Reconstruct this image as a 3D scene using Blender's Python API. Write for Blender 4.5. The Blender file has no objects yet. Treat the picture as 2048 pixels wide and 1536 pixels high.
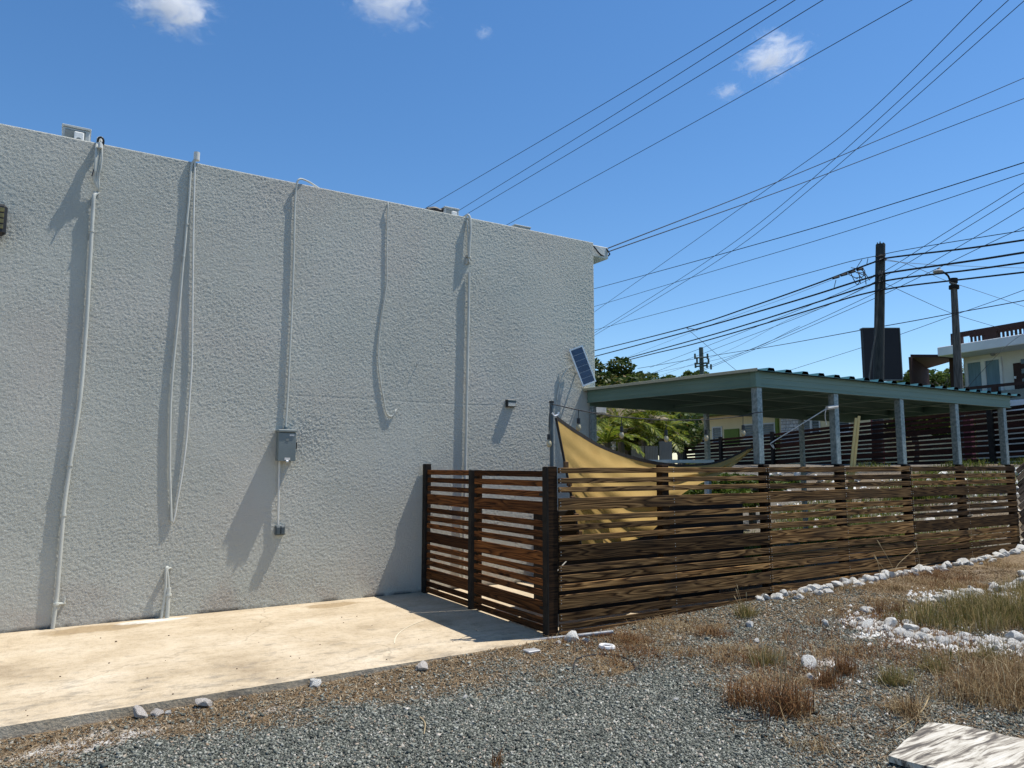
import bpy, math, random
import numpy as np
from mathutils import Vector, Matrix, noise as mnoise

random.seed(7)
RNG = np.random.default_rng(11)
SC = bpy.context.scene
COL = SC.collection

# ------------------------------------------------------------------ camera
F = 1460.0                                   # focal length in photo pixels (2048 wide)
PITCH = math.atan(164 / F)
CP, SP = math.cos(PITCH), math.sin(PITCH)
YAW = math.radians(58.36)                    # wall runs along +X, camera looks between +X and +Y
SA, CA = math.sin(YAW), math.cos(YAW)
EYE = Vector((0, 0, 1.75))
cam = bpy.data.cameras.new('camera')
cam.sensor_width = 36.0
cam.lens = 36.0 * F / 2048
cam.clip_start = 0.05
cam.clip_end = 6000
camo = bpy.data.objects.new('camera', cam)
COL.objects.link(camo)
camo.location = EYE
fwd = Vector((CA * CP, SA * CP, SP))
camo.rotation_euler = fwd.to_track_quat('-Z', 'Y').to_euler()
SC.camera = camo

# ------------------------------------------------------------------ world + sun
SUN_TRAVEL = Vector((-0.42, 0.12, -1.0)).normalized()
sd = -SUN_TRAVEL
w = bpy.data.worlds.new('World')
SC.world = w
w.use_nodes = True
nt = w.node_tree
for n in list(nt.nodes):
    nt.nodes.remove(n)
sky = nt.nodes.new('ShaderNodeTexSky')
sky.sky_type = 'NISHITA'
sky.sun_disc = False
sky.sun_elevation = math.asin(sd.z)
sky.sun_rotation = math.atan2(sd.x, sd.y)
sky.air_density = 1.0
sky.dust_density = 0.1
sky.ozone_density = 4.0
bg = nt.nodes.new('ShaderNodeBackground')
bg.inputs['Strength'].default_value = 0.125
wo = nt.nodes.new('ShaderNodeOutputWorld')
hs = nt.nodes.new('ShaderNodeHueSaturation')
hs.inputs['Saturation'].default_value = 1.19
hs.inputs['Value'].default_value = 1.08
nt.links.new(sky.outputs[0], hs.inputs['Color'])
nt.links.new(hs.outputs[0], bg.inputs[0])
nt.links.new(bg.outputs[0], wo.inputs[0])
sun = bpy.data.lights.new('sun', 'SUN')
sun.energy = 5.0
sun.angle = math.radians(0.5)
sun.color = (1.0, 0.95, 0.87)
suno = bpy.data.objects.new('sun', sun)
COL.objects.link(suno)
suno.location = (10, -10, 40)
suno.rotation_euler = SUN_TRAVEL.to_track_quat('-Z', 'Y').to_euler()

SC.render.engine = 'CYCLES'
SC.view_settings.view_transform = 'Standard'
SC.view_settings.look = 'None'
SC.view_settings.exposure = 0.18
SC.view_settings.gamma = 1.0
SC.view_settings.use_curve_mapping = False
SC.cycles.max_bounces = 8
SC.cycles.volume_bounces = 10
SC.cycles.use_denoising = True
SC.cycles.volume_step_rate = 0.4

# ------------------------------------------------------------------ geometry of the place
def ray(px, py):
    x = (px - 1024) / F
    v = (768 - py) / F
    fw = CP - SP * v
    return Vector((x * SA + fw * CA, fw * SA - x * CA, SP + CP * v)), fw

def PF(px, py, d):                           # point at forward distance d
    r, fw = ray(px, py)
    return EYE + r * (d / fw)

def PY(px, py, y):                           # point on the plane y = const
    r, _ = ray(px, py)
    return EYE + r * (y / r.y)

def PX(px, py, x):
    r, _ = ray(px, py)
    return EYE + r * (x / r.x)

def sstep(a, b, t):
    t = np.clip((t - a) / (b - a), 0, 1)
    return t * t * (3 - 2 * t)

WALL_Y, WALL_X, WALL_Z = 9.57, 7.53, 5.536
FENCE_Y = 6.45

def vnoise(x, y, s=1.0, seed=0):
    x = np.asarray(x, float) * s + seed * 17.3
    y = np.asarray(y, float) * s + seed * 9.1
    xi, yi = np.floor(x).astype(int), np.floor(y).astype(int)
    fx, fy = x - xi, y - yi
    def h(a, b):
        n = np.sin(a * 127.1 + b * 311.7 + seed * 74.7) * 43758.5453
        return n - np.floor(n)
    u, v = fx * fx * (3 - 2 * fx), fy * fy * (3 - 2 * fy)
    return (h(xi, yi) * (1 - u) + h(xi + 1, yi) * u) * (1 - v) + (h(xi, yi + 1) * (1 - u) + h(xi + 1, yi + 1) * u) * v

def ground_z(x, y, rough=True):
    x = np.asarray(x, float); y = np.asarray(y, float)
    base = np.where(x > 4.4, 0.029, 0.0165) * (np.clip(x, -6, 18) - 4.4)
    lat = x * SA - y * CA
    fd = x * CA + y * SA
    s = (lat - (19.24 - 0.3545 * fd)) / 1.061
    k = sstep(6.55, 7.6, y)
    rise = 1.42 * sstep(-6.2, -0.4, s) * k + 0.9 * sstep(14.6, 18.0, x) * (1 - k)
    z = base + rise
    inyard = (y > 6.3) & (x > -14) & (x < 7.9)
    z = np.where(inyard & (y < 30), np.minimum(z, -0.06), z)
    if rough:
        near = (x > -3) & (x < 20) & (y < 14)
        z = z + np.where(near, 0.018 * (vnoise(x, y, 2.1, 3) - 0.5) + 0.03 * (vnoise(x, y, 0.7, 5) - 0.5), 0)
    return z

def gz(x, y):
    return float(ground_z(x, y))

def slab_front(x):
    return np.interp(x, [-14, -0.3, 2.0, 3.95, 4.35, 4.5, 14], [6.10, 6.20, 6.24, 6.28, 6.30, 6.38, 6.38])

def G(px, py):                               # point of the ground seen at a pixel
    r, _ = ray(px, py)
    lo, hi = 0.5, 80.0
    t = lo
    prev = t
    while t < hi:
        p = EYE + r * t
        if p.z < gz(p.x, p.y):
            a, b = prev, t
            for _ in range(20):
                m = (a + b) / 2
                q = EYE + r * m
                if q.z < gz(q.x, q.y): b = m
                else: a = m
            q = EYE + r * b
            return Vector((q.x, q.y, gz(q.x, q.y)))
        prev = t
        t += 0.08
    p = EYE + r * hi
    return p

def dryness(x, y):                           # 0 bare gravel .. 1 brown dry litter
    x = np.asarray(x, float); y = np.asarray(y, float)
    n = vnoise(x, y, 1.3, 1) * 0.6 + vnoise(x, y, 4.1, 2) * 0.4
    edge = sstep(5.15, 5.75, y + (n - 0.5) * 0.9) * sstep(4.6, 3.9, x)
    ff = sstep(4.75, 5.5, y + (n - 0.5) * 1.1) * sstep(3.6, 4.4, x)
    right = sstep(3.7, 5.5, x + (n - 0.5) * 2.6 - 0.35 * (4.0 - y)) * sstep(1.0, 2.4, y)
    bare = 0.55 * sstep(.60, .74, vnoise(x, y, 1.25, 77) * .75 + vnoise(x, y, 5.0, 78) * .25)
    edge = np.maximum(edge, bare)
    return np.clip(np.maximum(np.maximum(edge, ff), right * (0.5 + 0.8 * sstep(0.35, 0.65, n))), 0, 1)

def palegr(x, y):                            # pale cement dust and crushed limestone
    x = np.asarray(x, float); y = np.asarray(y, float)
    n = vnoise(x, y, 5.0, 51) * .6 + vnoise(x, y, 13.0, 52) * .4
    a = 1 - np.clip(np.hypot((x - 0.15) / .75, (y - 5.75) / .35), 0, 1)
    a = np.maximum(a, 1 - np.clip(np.hypot((x - 7.2) / .8, (y - 4.3) / .8), 0, 1))
    a = np.maximum(a, 1 - np.clip(np.hypot((x - 5.9) / .5, (y - 4.2) / .3), 0, 1))
    return np.clip(sstep(.2, .55, a * .8 + (n - .5) * .9), 0, 1)

# ------------------------------------------------------------------ materials
def new_mat(name):
    m = bpy.data.materials.new(name)
    m.use_nodes = True
    t = m.node_tree
    for n in list(t.nodes):
        t.nodes.remove(n)
    out = t.nodes.new('ShaderNodeOutputMaterial')
    b = t.nodes.new('ShaderNodeBsdfPrincipled')
    t.links.new(b.outputs[0], out.inputs[0])
    return m, t, b, out

def N(t, typ, **kw):
    n = t.nodes.new(typ)
    for k, v in kw.items():
        if k in n.inputs.keys() if hasattr(n.inputs, 'keys') else False:
            n.inputs[k].default_value = v
        else:
            setattr(n, k, v)
    return n

def ramp(t, stops, interp='LINEAR'):
    r = t.nodes.new('ShaderNodeValToRGB')
    r.color_ramp.interpolation = interp
    els = r.color_ramp.elements
    while len(els) < len(stops):
        els.new(0.5)
    for e, (p, c) in zip(els, stops):
        e.position = p
        e.color = (*c, 1) if len(c) == 3 else c
    return r

def coords(t, kind='Object', scale=(1, 1, 1), jitter=False):
    tc = t.nodes.new('ShaderNodeTexCoord')
    mp = t.nodes.new('ShaderNodeMapping')
    mp.inputs['Scale'].default_value = scale
    src = tc.outputs[kind]
    if jitter:
        oi = t.nodes.new('ShaderNodeObjectInfo')
        mul = t.nodes.new('ShaderNodeMath'); mul.operation = 'MULTIPLY'; mul.inputs[1].default_value = 91.7
        t.links.new(oi.outputs['Random'], mul.inputs[0])
        add = t.nodes.new('ShaderNodeVectorMath'); add.operation = 'ADD'
        t.links.new(src, add.inputs[0]); t.links.new(mul.outputs[0], add.inputs[1])
        src = add.outputs[0]
    t.links.new(src, mp.inputs['Vector'])
    return mp.outputs[0]

def pmat(name, c1, c2=None, scale=6.0, rough=0.7, bump=0.0, bscale=None, metal=0.0, detail=6, stretch=(1, 1, 1), jitter=False, spec=0.4, lo=0.35, hi=0.65):
    m, t, b, _ = new_mat(name)
    b.inputs['Roughness'].default_value = rough
    b.inputs['Metallic'].default_value = metal
    b.inputs['Specular IOR Level'].default_value = spec
    v = coords(t, 'Object', stretch, jitter)
    n = N(t, 'ShaderNodeTexNoise'); n.inputs['Scale'].default_value = scale; n.inputs['Detail'].default_value = detail
    t.links.new(v, n.inputs['Vector'])
    r = ramp(t, [(lo, c1), (hi, c2 or c1)])
    t.links.new(n.outputs['Fac'], r.inputs[0])
    t.links.new(r.outputs[0], b.inputs['Base Color'])
    if bump:
        n2 = N(t, 'ShaderNodeTexNoise'); n2.inputs['Scale'].default_value = bscale or scale * 4; n2.inputs['Detail'].default_value = 4
        t.links.new(v, n2.inputs['Vector'])
        bp = t.nodes.new('ShaderNodeBump'); bp.inputs['Strength'].default_value = 1.0; bp.inputs['Distance'].default_value = bump
        t.links.new(n2.outputs['Fac'], bp.inputs['Height'])
        t.links.new(bp.outputs[0], b.inputs['Normal'])
    return m

def island_mat(name, stops, rough=0.8, trans=0.0, spec=0.2, extra=None):
    """colour varies from piece to piece of a joined mesh"""
    m, t, b, out = new_mat(name)
    b.inputs['Roughness'].default_value = rough
    b.inputs['Specular IOR Level'].default_value = spec
    g = t.nodes.new('ShaderNodeNewGeometry')
    r = ramp(t, stops)
    t.links.new(g.outputs['Random Per Island'], r.inputs[0])
    t.links.new(r.outputs[0], b.inputs['Base Color'])
    if trans:
        tr = t.nodes.new('ShaderNodeBsdfTranslucent')
        t.links.new(r.outputs[0], tr.inputs[0])
        mx = t.nodes.new('ShaderNodeMixShader'); mx.inputs[0].default_value = trans
        t.links.new(b.outputs[0], mx.inputs[1]); t.links.new(tr.outputs[0], mx.inputs[2])
        t.links.new(mx.outputs[0], out.inputs[0])
    return m

def stucco_mat():
    m, t, b, _ = new_mat('stucco')
    b.inputs['Roughness'].default_value = 0.85
    b.inputs['Specular IOR Level'].default_value = 0.25
    v = coords(t, 'Object')
    vd = t.nodes.new('ShaderNodeTexNoise'); vd.inputs['Scale'].default_value = 110; vd.inputs['Detail'].default_value = 5.0; vd.inputs['Roughness'].default_value = 0.55
    vd.inputs['Distortion'].default_value = 0.4
    t.links.new(v, vd.inputs['Vector'])
    vo = t.nodes.new('ShaderNodeTexVoronoi'); vo.feature = 'SMOOTH_F1'; vo.inputs['Scale'].default_value = 120; vo.inputs['Smoothness'].default_value = 0.6
    dn = t.nodes.new('ShaderNodeTexNoise'); dn.inputs['Scale'].default_value = 34; dn.inputs['Detail'].default_value = 2
    t.links.new(v, dn.inputs['Vector'])
    ad = t.nodes.new('ShaderNodeVectorMath'); ad.operation = 'MULTIPLY_ADD'
    ad.inputs[1].default_value = (0.035, 0.035, 0.035)
    t.links.new(dn.outputs['Color'], ad.inputs[0]); t.links.new(v, ad.inputs[2])
    t.links.new(ad.outputs[0], vo.inputs['Vector'])
    rm = ramp(t, [(0.42, (0, 0, 0)), (0.60, (1, 1, 1))])
    t.links.new(vd.outputs['Fac'], rm.inputs[0])
    sub = t.nodes.new('ShaderNodeMath'); sub.operation = 'SUBTRACT'
    t.links.new(rm.outputs[0], sub.inputs[0]); t.links.new(vo.outputs['Distance'], sub.inputs[1])
    # the stucco is smoother in places, and thins out at the foot of the wall
    sm = t.nodes.new('ShaderNodeTexNoise'); sm.inputs['Scale'].default_value = 0.9; sm.inputs['Detail'].default_value = 2
    t.links.new(v, sm.inputs['Vector'])
    sr = ramp(t, [(0.3, (0.55, 0.55, 0.55)), (0.6, (1, 1, 1))])
    t.links.new(sm.outputs['Fac'], sr.inputs[0])
    mu = t.nodes.new('ShaderNodeMath'); mu.operation = 'MULTIPLY'
    t.links.new(sub.outputs[0], mu.inputs[0]); t.links.new(sr.outputs[0], mu.inputs[1])
    # cold joint
    sx = t.nodes.new('ShaderNodeSeparateXYZ'); t.links.new(v, sx.inputs[0])
    jn = t.nodes.new('ShaderNodeTexNoise'); jn.inputs['Scale'].default_value = 1.4; jn.inputs['Detail'].default_value = 4
    t.links.new(v, jn.inputs['Vector'])
    ja = t.nodes.new('ShaderNodeMath'); ja.operation = 'MULTIPLY_ADD'; ja.inputs[1].default_value = 0.05; ja.inputs[2].default_value = -2.675
    t.links.new(jn.outputs['Fac'], ja.inputs[0])
    jz = t.nodes.new('ShaderNodeMath'); jz.operation = 'ADD'
    t.links.new(sx.outputs['Z'], jz.inputs[0]); t.links.new(ja.outputs[0], jz.inputs[1])
    jb = t.nodes.new('ShaderNodeMath'); jb.operation = 'ABSOLUTE'; t.links.new(jz.outputs[0], jb.inputs[0])
    jl = t.nodes.new('ShaderNodeMath'); jl.operation = 'LESS_THAN'; jl.inputs[1].default_value = 0.007
    t.links.new(jb.outputs[0], jl.inputs[0])
    jx1 = t.nodes.new('ShaderNodeMath'); jx1.operation = 'GREATER_THAN'; jx1.inputs[1].default_value = 2.2
    t.links.new(sx.outputs['X'], jx1.inputs[0])
    jx2 = t.nodes.new('ShaderNodeMath'); jx2.operation = 'LESS_THAN'; jx2.inputs[1].default_value = 5.6
    t.links.new(sx.outputs['X'], jx2.inputs[0])
    jm = t.nodes.new('ShaderNodeMath'); jm.operation = 'MULTIPLY'; t.links.new(jl.outputs[0], jm.inputs[0]); t.links.new(jx1.outputs[0], jm.inputs[1])
    jm2 = t.nodes.new('ShaderNodeMath'); jm2.operation = 'MULTIPLY'; t.links.new(jm.outputs[0], jm2.inputs[0]); t.links.new(jx2.outputs[0], jm2.inputs[1])
    js = t.nodes.new('ShaderNodeMath'); js.operation = 'MULTIPLY_ADD'; js.inputs[1].default_value = 0.0
    t.links.new(jm2.outputs[0], js.inputs[0]); t.links.new(mu.outputs[0], js.inputs[2])
    bp = t.nodes.new('ShaderNodeBump'); bp.inputs['Strength'].default_value = 1.0; bp.inputs['Distance'].default_value = STUCCO_D
    t.links.new(js.outputs[0], bp.inputs['Height'])
    t.links.new(bp.outputs[0], b.inputs['Normal'])
    # paint: cool off-white with faint warm patches and dirt near the ground
    cn = t.nodes.new('ShaderNodeTexNoise'); cn.inputs['Scale'].default_value = 0.8; cn.inputs['Detail'].default_value = 5
    t.links.new(v, cn.inputs['Vector'])
    cr = ramp(t, [(0.3, (0.485, 0.495, 0.44)), (0.5, (0.515, 0.515, 0.455)), (0.7, (0.535, 0.515, 0.455))])
    t.links.new(cn.outputs['Fac'], cr.inputs[0])
    # rusty pink tint and splash dirt near the foot
    zr = t.nodes.new('ShaderNodeMapRange'); zr.inputs[1].default_value = 0.0; zr.inputs[2].default_value = 0.55; zr.inputs[3].default_value = 1.0; zr.inputs[4].default_value = 0.0
    t.links.new(sx.outputs['Z'], zr.inputs[0])
    dn2 = t.nodes.new('ShaderNodeTexNoise'); dn2.inputs['Scale'].default_value = 3.0; dn2.inputs['Detail'].default_value = 6
    t.links.new(v, dn2.inputs['Vector'])
    dr = ramp(t, [(0.45, (0, 0, 0)), (0.75, (1, 1, 1))]); t.links.new(dn2.outputs['Fac'], dr.inputs[0])
    dm = t.nodes.new('ShaderNodeMath'); dm.operation = 'MULTIPLY'; t.links.new(zr.outputs[0], dm.inputs[0]); t.links.new(dr.outputs[0], dm.inputs[1])
    mx = t.nodes.new('ShaderNodeMix'); mx.data_type = 'RGBA'
    t.links.new(dm.outputs[0], mx.inputs[0]); t.links.new(cr.outputs[0], mx.inputs[6]); mx.inputs[7].default_value = (0.44, 0.385, 0.33, 1)
    # thin black line right at the ground, broken up by noise
    z2 = t.nodes.new('ShaderNodeMapRange'); z2.inputs[1].default_value = 0.0; z2.inputs[2].default_value = 0.05; z2.inputs[3].default_value = 1.0; z2.inputs[4].default_value = 0.0
    t.links.new(sx.outputs['Z'], z2.inputs[0])
    d3 = ramp(t, [(0.4, (0, 0, 0)), (0.55, (1, 1, 1))]); t.links.new(dn2.outputs['Fac'], d3.inputs[0])
    m3 = t.nodes.new('ShaderNodeMath'); m3.operation = 'MULTIPLY'; t.links.new(z2.outputs[0], m3.inputs[0]); t.links.new(d3.outputs[0], m3.inputs[1])
    mx2 = t.nodes.new('ShaderNodeMix'); mx2.data_type = 'RGBA'
    t.links.new(m3.outputs[0], mx2.inputs[0]); t.links.new(mx.outputs[2], mx2.inputs[6]); mx2.inputs[7].default_value = (0.06, 0.06, 0.055, 1)
    t.links.new(mx2.outputs[2], b.inputs['Base Color'])
    return m

def wood_mat(name, dark, mid, light, weather=(0.10, 0.085, 0.07), wfac=0.35, scale=1.0, rough=0.75):
    m, t, b, _ = new_mat(name)
    b.inputs['Roughness'].default_value = rough
    b.inputs['Specular IOR Level'].default_value = 0.10
    v = coords(t, 'Object', (0.75 * scale, 6.0 * scale, 13 * scale), True)
    n = t.nodes.new('ShaderNodeTexNoise'); n.inputs['Scale'].default_value = 1.0; n.inputs['Detail'].default_value = 1.6; n.inputs['Distortion'].default_value = 0.25
    t.links.new(v, n.inputs['Vector'])
    mu = t.nodes.new('ShaderNodeMath'); mu.operation = 'MULTIPLY'; mu.inputs[1].default_value = 9.0
    t.links.new(n.outputs['Fac'], mu.inputs[0])
    fr = t.nodes.new('ShaderNodeMath'); fr.operation = 'FRACT'; t.links.new(mu.outputs[0], fr.inputs[0])
    r = ramp(t, [(0.0, dark), (0.22, mid), (0.75, light), (0.93, mid), (1.0, dark)])
    t.links.new(fr.outputs[0], r.inputs[0])
    # fine fibres
    v2 = coords(t, 'Object', (3, 60, 110), True)
    n2 = t.nodes.new('ShaderNodeTexNoise'); n2.inputs['Scale'].default_value = 1.0; n2.inputs['Detail'].default_value = 3
    t.links.new(v2, n2.inputs['Vector'])
    r2 = ramp(t, [(0.3, (0.55, 0.55, 0.55)), (0.7, (1.15, 1.15, 1.15))]); t.links.new(n2.outputs['Fac'], r2.inputs[0])
    ml = t.nodes.new('ShaderNodeMix'); ml.data_type = 'RGBA'; ml.blend_type = 'MULTIPLY'; ml.inputs[0].default_value = 1.0
    t.links.new(r.outputs[0], ml.inputs[6]); t.links.new(r2.outputs[0], ml.inputs[7])
    # knots
    v3 = coords(t, 'Object', (1.7, 5, 6.5), True)
    vo = t.nodes.new('ShaderNodeTexVoronoi'); vo.inputs['Scale'].default_value = 1.0
    t.links.new(v3, vo.inputs['Vector'])
    kr = ramp(t, [(0.05, (0.12, 0.09, 0.07)), (0.13, (1, 1, 1))]); t.links.new(vo.outputs['Distance'], kr.inputs[0])
    ml2 = t.nodes.new('ShaderNodeMix'); ml2.data_type = 'RGBA'; ml2.blend_type = 'MULTIPLY'; ml2.inputs[0].default_value = 1.0
    t.links.new(ml.outputs[2], ml2.inputs[6]); t.links.new(kr.outputs[0], ml2.inputs[7])
    # weathered grey-black patches and board-to-board variety
    v4 = coords(t, 'Object', (0.8, 2, 3), True)
    n4 = t.nodes.new('ShaderNodeTexNoise'); n4.inputs['Scale'].default_value = 1.4; n4.inputs['Detail'].default_value = 5
    t.links.new(v4, n4.inputs['Vector'])
    r4 = ramp(t, [(0.45, (0, 0, 0)), (0.7, (wfac, wfac, wfac))]); t.links.new(n4.outputs['Fac'], r4.inputs[0])
    mx = t.nodes.new('ShaderNodeMix'); mx.data_type = 'RGBA'
    t.links.new(r4.outputs[0], mx.inputs[0]); t.links.new(ml2.outputs[2], mx.inputs[6]); mx.inputs[7].default_value = (*weather, 1)
    oi = t.nodes.new('ShaderNodeObjectInfo')
    rr = ramp(t, [(0.0, (0.34, 0.33, 0.33)), (0.28, (0.55, 0.54, 0.53)), (0.5, (0.95, 0.94, 0.92)), (1.0, (1.35, 1.28, 1.15))])
    t.links.new(oi.outputs['Random'], rr.inputs[0])
    m5 = t.nodes.new('ShaderNodeMix'); m5.data_type = 'RGBA'; m5.blend_type = 'MULTIPLY'; m5.inputs[0].default_value = 1.0
    t.links.new(mx.outputs[2], m5.inputs[6]); t.links.new(rr.outputs[0], m5.inputs[7])
    t.links.new(m5.outputs[2], b.inputs['Base Color'])
    bp = t.nodes.new('ShaderNodeBump'); bp.inputs['Strength'].default_value = 0.6; bp.inputs['Distance'].default_value = 0.004
    t.links.new(n2.outputs['Fac'], bp.inputs['Height']); t.links.new(bp.outputs[0], b.inputs['Normal'])
    return m

def slab_mat():
    m, t, b, _ = new_mat('concrete')
    b.inputs['Roughness'].default_value = 0.85
    b.inputs['Specular IOR Level'].default_value = 0.25
    v = coords(t, 'Object')
    n = t.nodes.new('ShaderNodeTexNoise'); n.inputs['Scale'].default_value = 1.1; n.inputs['Detail'].default_value = 8; n.inputs['Roughness'].default_value = 0.62
    t.links.new(v, n.inputs['Vector'])
    r = ramp(t, [(0.28, (0.34, 0.265, 0.175)), (0.44, (0.51, 0.415, 0.285)), (0.60, (0.585, 0.49, 0.355)), (0.8, (0.62, 0.56, 0.45))])
    t.links.new(n.outputs['Fac'], r.inputs[0])
    # trowel sweep, stretched
    v2 = coords(t, 'Object', (1.1, 2.2, 1))
    n2 = t.nodes.new('ShaderNodeTexNoise'); n2.inputs['Scale'].default_value = 1.6; n2.inputs['Detail'].default_value = 6
    t.links.new(v2, n2.inputs['Vector'])
    r2 = ramp(t, [(0.3, (0.88, 0.865, 0.84)), (0.6, (1.03, 1.03, 1.03))]); t.links.new(n2.outputs['Fac'], r2.inputs[0])
    ml = t.nodes.new('ShaderNodeMix'); ml.data_type = 'RGBA'; ml.blend_type = 'MULTIPLY'; ml.inputs[0].default_value = 1.0
    t.links.new(r.outputs[0], ml.inputs[6]); t.links.new(r2.outputs[0], ml.inputs[7])
    last = ml.outputs[2]
    sx = t.nodes.new('ShaderNodeSeparateXYZ'); t.links.new(v, sx.inputs[0])
    dn = t.nodes.new('ShaderNodeTexNoise'); dn.inputs['Scale'].default_value = 3.0; dn.inputs['Detail'].default_value = 4
    t.links.new(v, dn.inputs['Vector'])
    # damp brown patches by the wall and pale mineral halo
    for (cx, cy, ax, ay, col) in ((0.45, 9.30, 0.75, 0.30, (0.30, 0.21, 0.11)), (3.05, 9.27, 0.55, 0.22, (0.31, 0.22, 0.12)), (0.95, 9.42, 0.55, 0.12, (0.70, 0.68, 0.62))):
        dx = t.nodes.new('ShaderNodeMath'); dx.operation = 'MULTIPLY_ADD'; dx.inputs[1].default_value = 1 / ax; dx.inputs[2].default_value = -cx / ax
        t.links.new(sx.outputs['X'], dx.inputs[0])
        dy = t.nodes.new('ShaderNodeMath'); dy.operation = 'MULTIPLY_ADD'; dy.inputs[1].default_value = 1 / ay; dy.inputs[2].default_value = -cy / ay
        t.links.new(sx.outputs['Y'], dy.inputs[0])
        cb = t.nodes.new('ShaderNodeCombineXYZ'); t.links.new(dx.outputs[0], cb.inputs[0]); t.links.new(dy.outputs[0], cb.inputs[1])
        ln = t.nodes.new('ShaderNodeVectorMath'); ln.operation = 'LENGTH'; t.links.new(cb.outputs[0], ln.inputs[0])
        aa = t.nodes.new('ShaderNodeMath'); aa.operation = 'MULTIPLY_ADD'; aa.inputs[1].default_value = 0.9
        t.links.new(dn.outputs['Fac'], aa.inputs[0]); t.links.new(ln.outputs['Value'], aa.inputs[2])
        rr = ramp(t, [(1.0 / 2, (0.75, 0.75, 0.75)), (1.22 / 2, (0, 0, 0))])
        hv = t.nodes.new('ShaderNodeMath'); hv.operation = 'MULTIPLY'; hv.inputs[1].default_value = 0.5
        t.links.new(aa.outputs[0], hv.inputs[0]); t.links.new(hv.outputs[0], rr.inputs[0])
        mx = t.nodes.new('ShaderNodeMix'); mx.data_type = 'RGBA'
        t.links.new(rr.outputs[0], mx.inputs[0]); t.links.new(last, mx.inputs[6]); mx.inputs[7].default_value = (*col, 1)
        last = mx.outputs[2]
    # dark scuffs, denser toward the open edge
    v3 = coords(t, 'Object', (1.8, 3.2, 1))
    n3 = t.nodes.new('ShaderNodeTexNoise'); n3.inputs['Scale'].default_value = 2.0; n3.inputs['Detail'].default_value = 9; n3.inputs['Roughness'].default_value = 0.7
    t.links.new(v3, n3.inputs['Vector'])
    yr = t.nodes.new('ShaderNodeMapRange'); yr.inputs[1].default_value = 8.6; yr.inputs[2].default_value = 6.2; yr.inputs[3].default_value = 0.0; yr.inputs[4].default_value = 0.13
    t.links.new(sx.outputs['Y'], yr.inputs[0])
    a3 = t.nodes.new('ShaderNodeMath'); a3.operation = 'ADD'; t.links.new(n3.outputs['Fac'], a3.inputs[0]); t.links.new(yr.outputs[0], a3.inputs[1])
    r3 = ramp(t, [(0.61, (0, 0, 0)), (0.74, (0.6, 0.6, 0.6))]); t.links.new(a3.outputs[0], r3.inputs[0])
    mx = t.nodes.new('ShaderNodeMix'); mx.data_type = 'RGBA'
    t.links.new(r3.outputs[0], mx.inputs[0]); t.links.new(last, mx.inputs[6]); mx.inputs[7].default_value = (0.22, 0.19, 0.15, 1)
    v6 = coords(t, 'Object', (0.33, 0.42, 1))
    n6 = t.nodes.new('ShaderNodeTexNoise'); n6.inputs['Scale'].default_value = 2.5; n6.inputs['Detail'].default_value = 5
    t.links.new(v6, n6.inputs['Vector'])
    a6 = t.nodes.new('ShaderNodeVectorMath'); a6.operation = 'MULTIPLY_ADD'; a6.inputs[1].default_value = (0.35, 0.35, 0.35)
    t.links.new(n6.outputs['Color'], a6.inputs[0]); t.links.new(v6, a6.inputs[2])
    c6 = t.nodes.new('ShaderNodeTexVoronoi'); c6.feature = 'DISTANCE_TO_EDGE'; c6.inputs['Scale'].default_value = 1.0
    t.links.new(a6.outputs[0], c6.inputs['Vector'])
    r6 = ramp(t, [(0.0, (0.5, 0.5, 0.5)), (0.0035, (0, 0, 0))]); t.links.new(c6.outputs['Distance'], r6.inputs[0])
    m6 = t.nodes.new('ShaderNodeMix'); m6.data_type = 'RGBA'
    t.links.new(r6.outputs[0], m6.inputs[0]); t.links.new(mx.outputs[2], m6.inputs[6]); m6.inputs[7].default_value = (0.25, 0.20, 0.14, 1)
    # fine speckle
    n7 = t.nodes.new('ShaderNodeTexNoise'); n7.inputs['Scale'].default_value = 14; n7.inputs['Detail'].default_value = 8; n7.inputs['Roughness'].default_value = 0.7
    t.links.new(v, n7.inputs['Vector'])
    r7 = ramp(t, [(0.32, (0.80, 0.78, 0.75)), (0.52, (1.02, 1.02, 1.02))]); t.links.new(n7.outputs['Fac'], r7.inputs[0])
    m7 = t.nodes.new('ShaderNodeMix'); m7.data_type = 'RGBA'; m7.blend_type = 'MULTIPLY'; m7.inputs[0].default_value = 1.0
    t.links.new(m6.outputs[2], m7.inputs[6]); t.links.new(r7.outputs[0], m7.inputs[7])
    t.links.new(m7.outputs[2], b.inputs['Base Color'])
    bp = t.nodes.new('ShaderNodeBump'); bp.inputs['Distance'].default_value = 0.006
    n5 = t.nodes.new('ShaderNodeTexNoise'); n5.inputs['Scale'].default_value = 45; n5.inputs['Detail'].default_value = 4
    t.links.new(v, n5.inputs['Vector']); t.links.new(n5.outputs['Fac'], bp.inputs['Height']); t.links.new(bp.outputs[0], b.inputs['Normal'])
    return m

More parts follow.
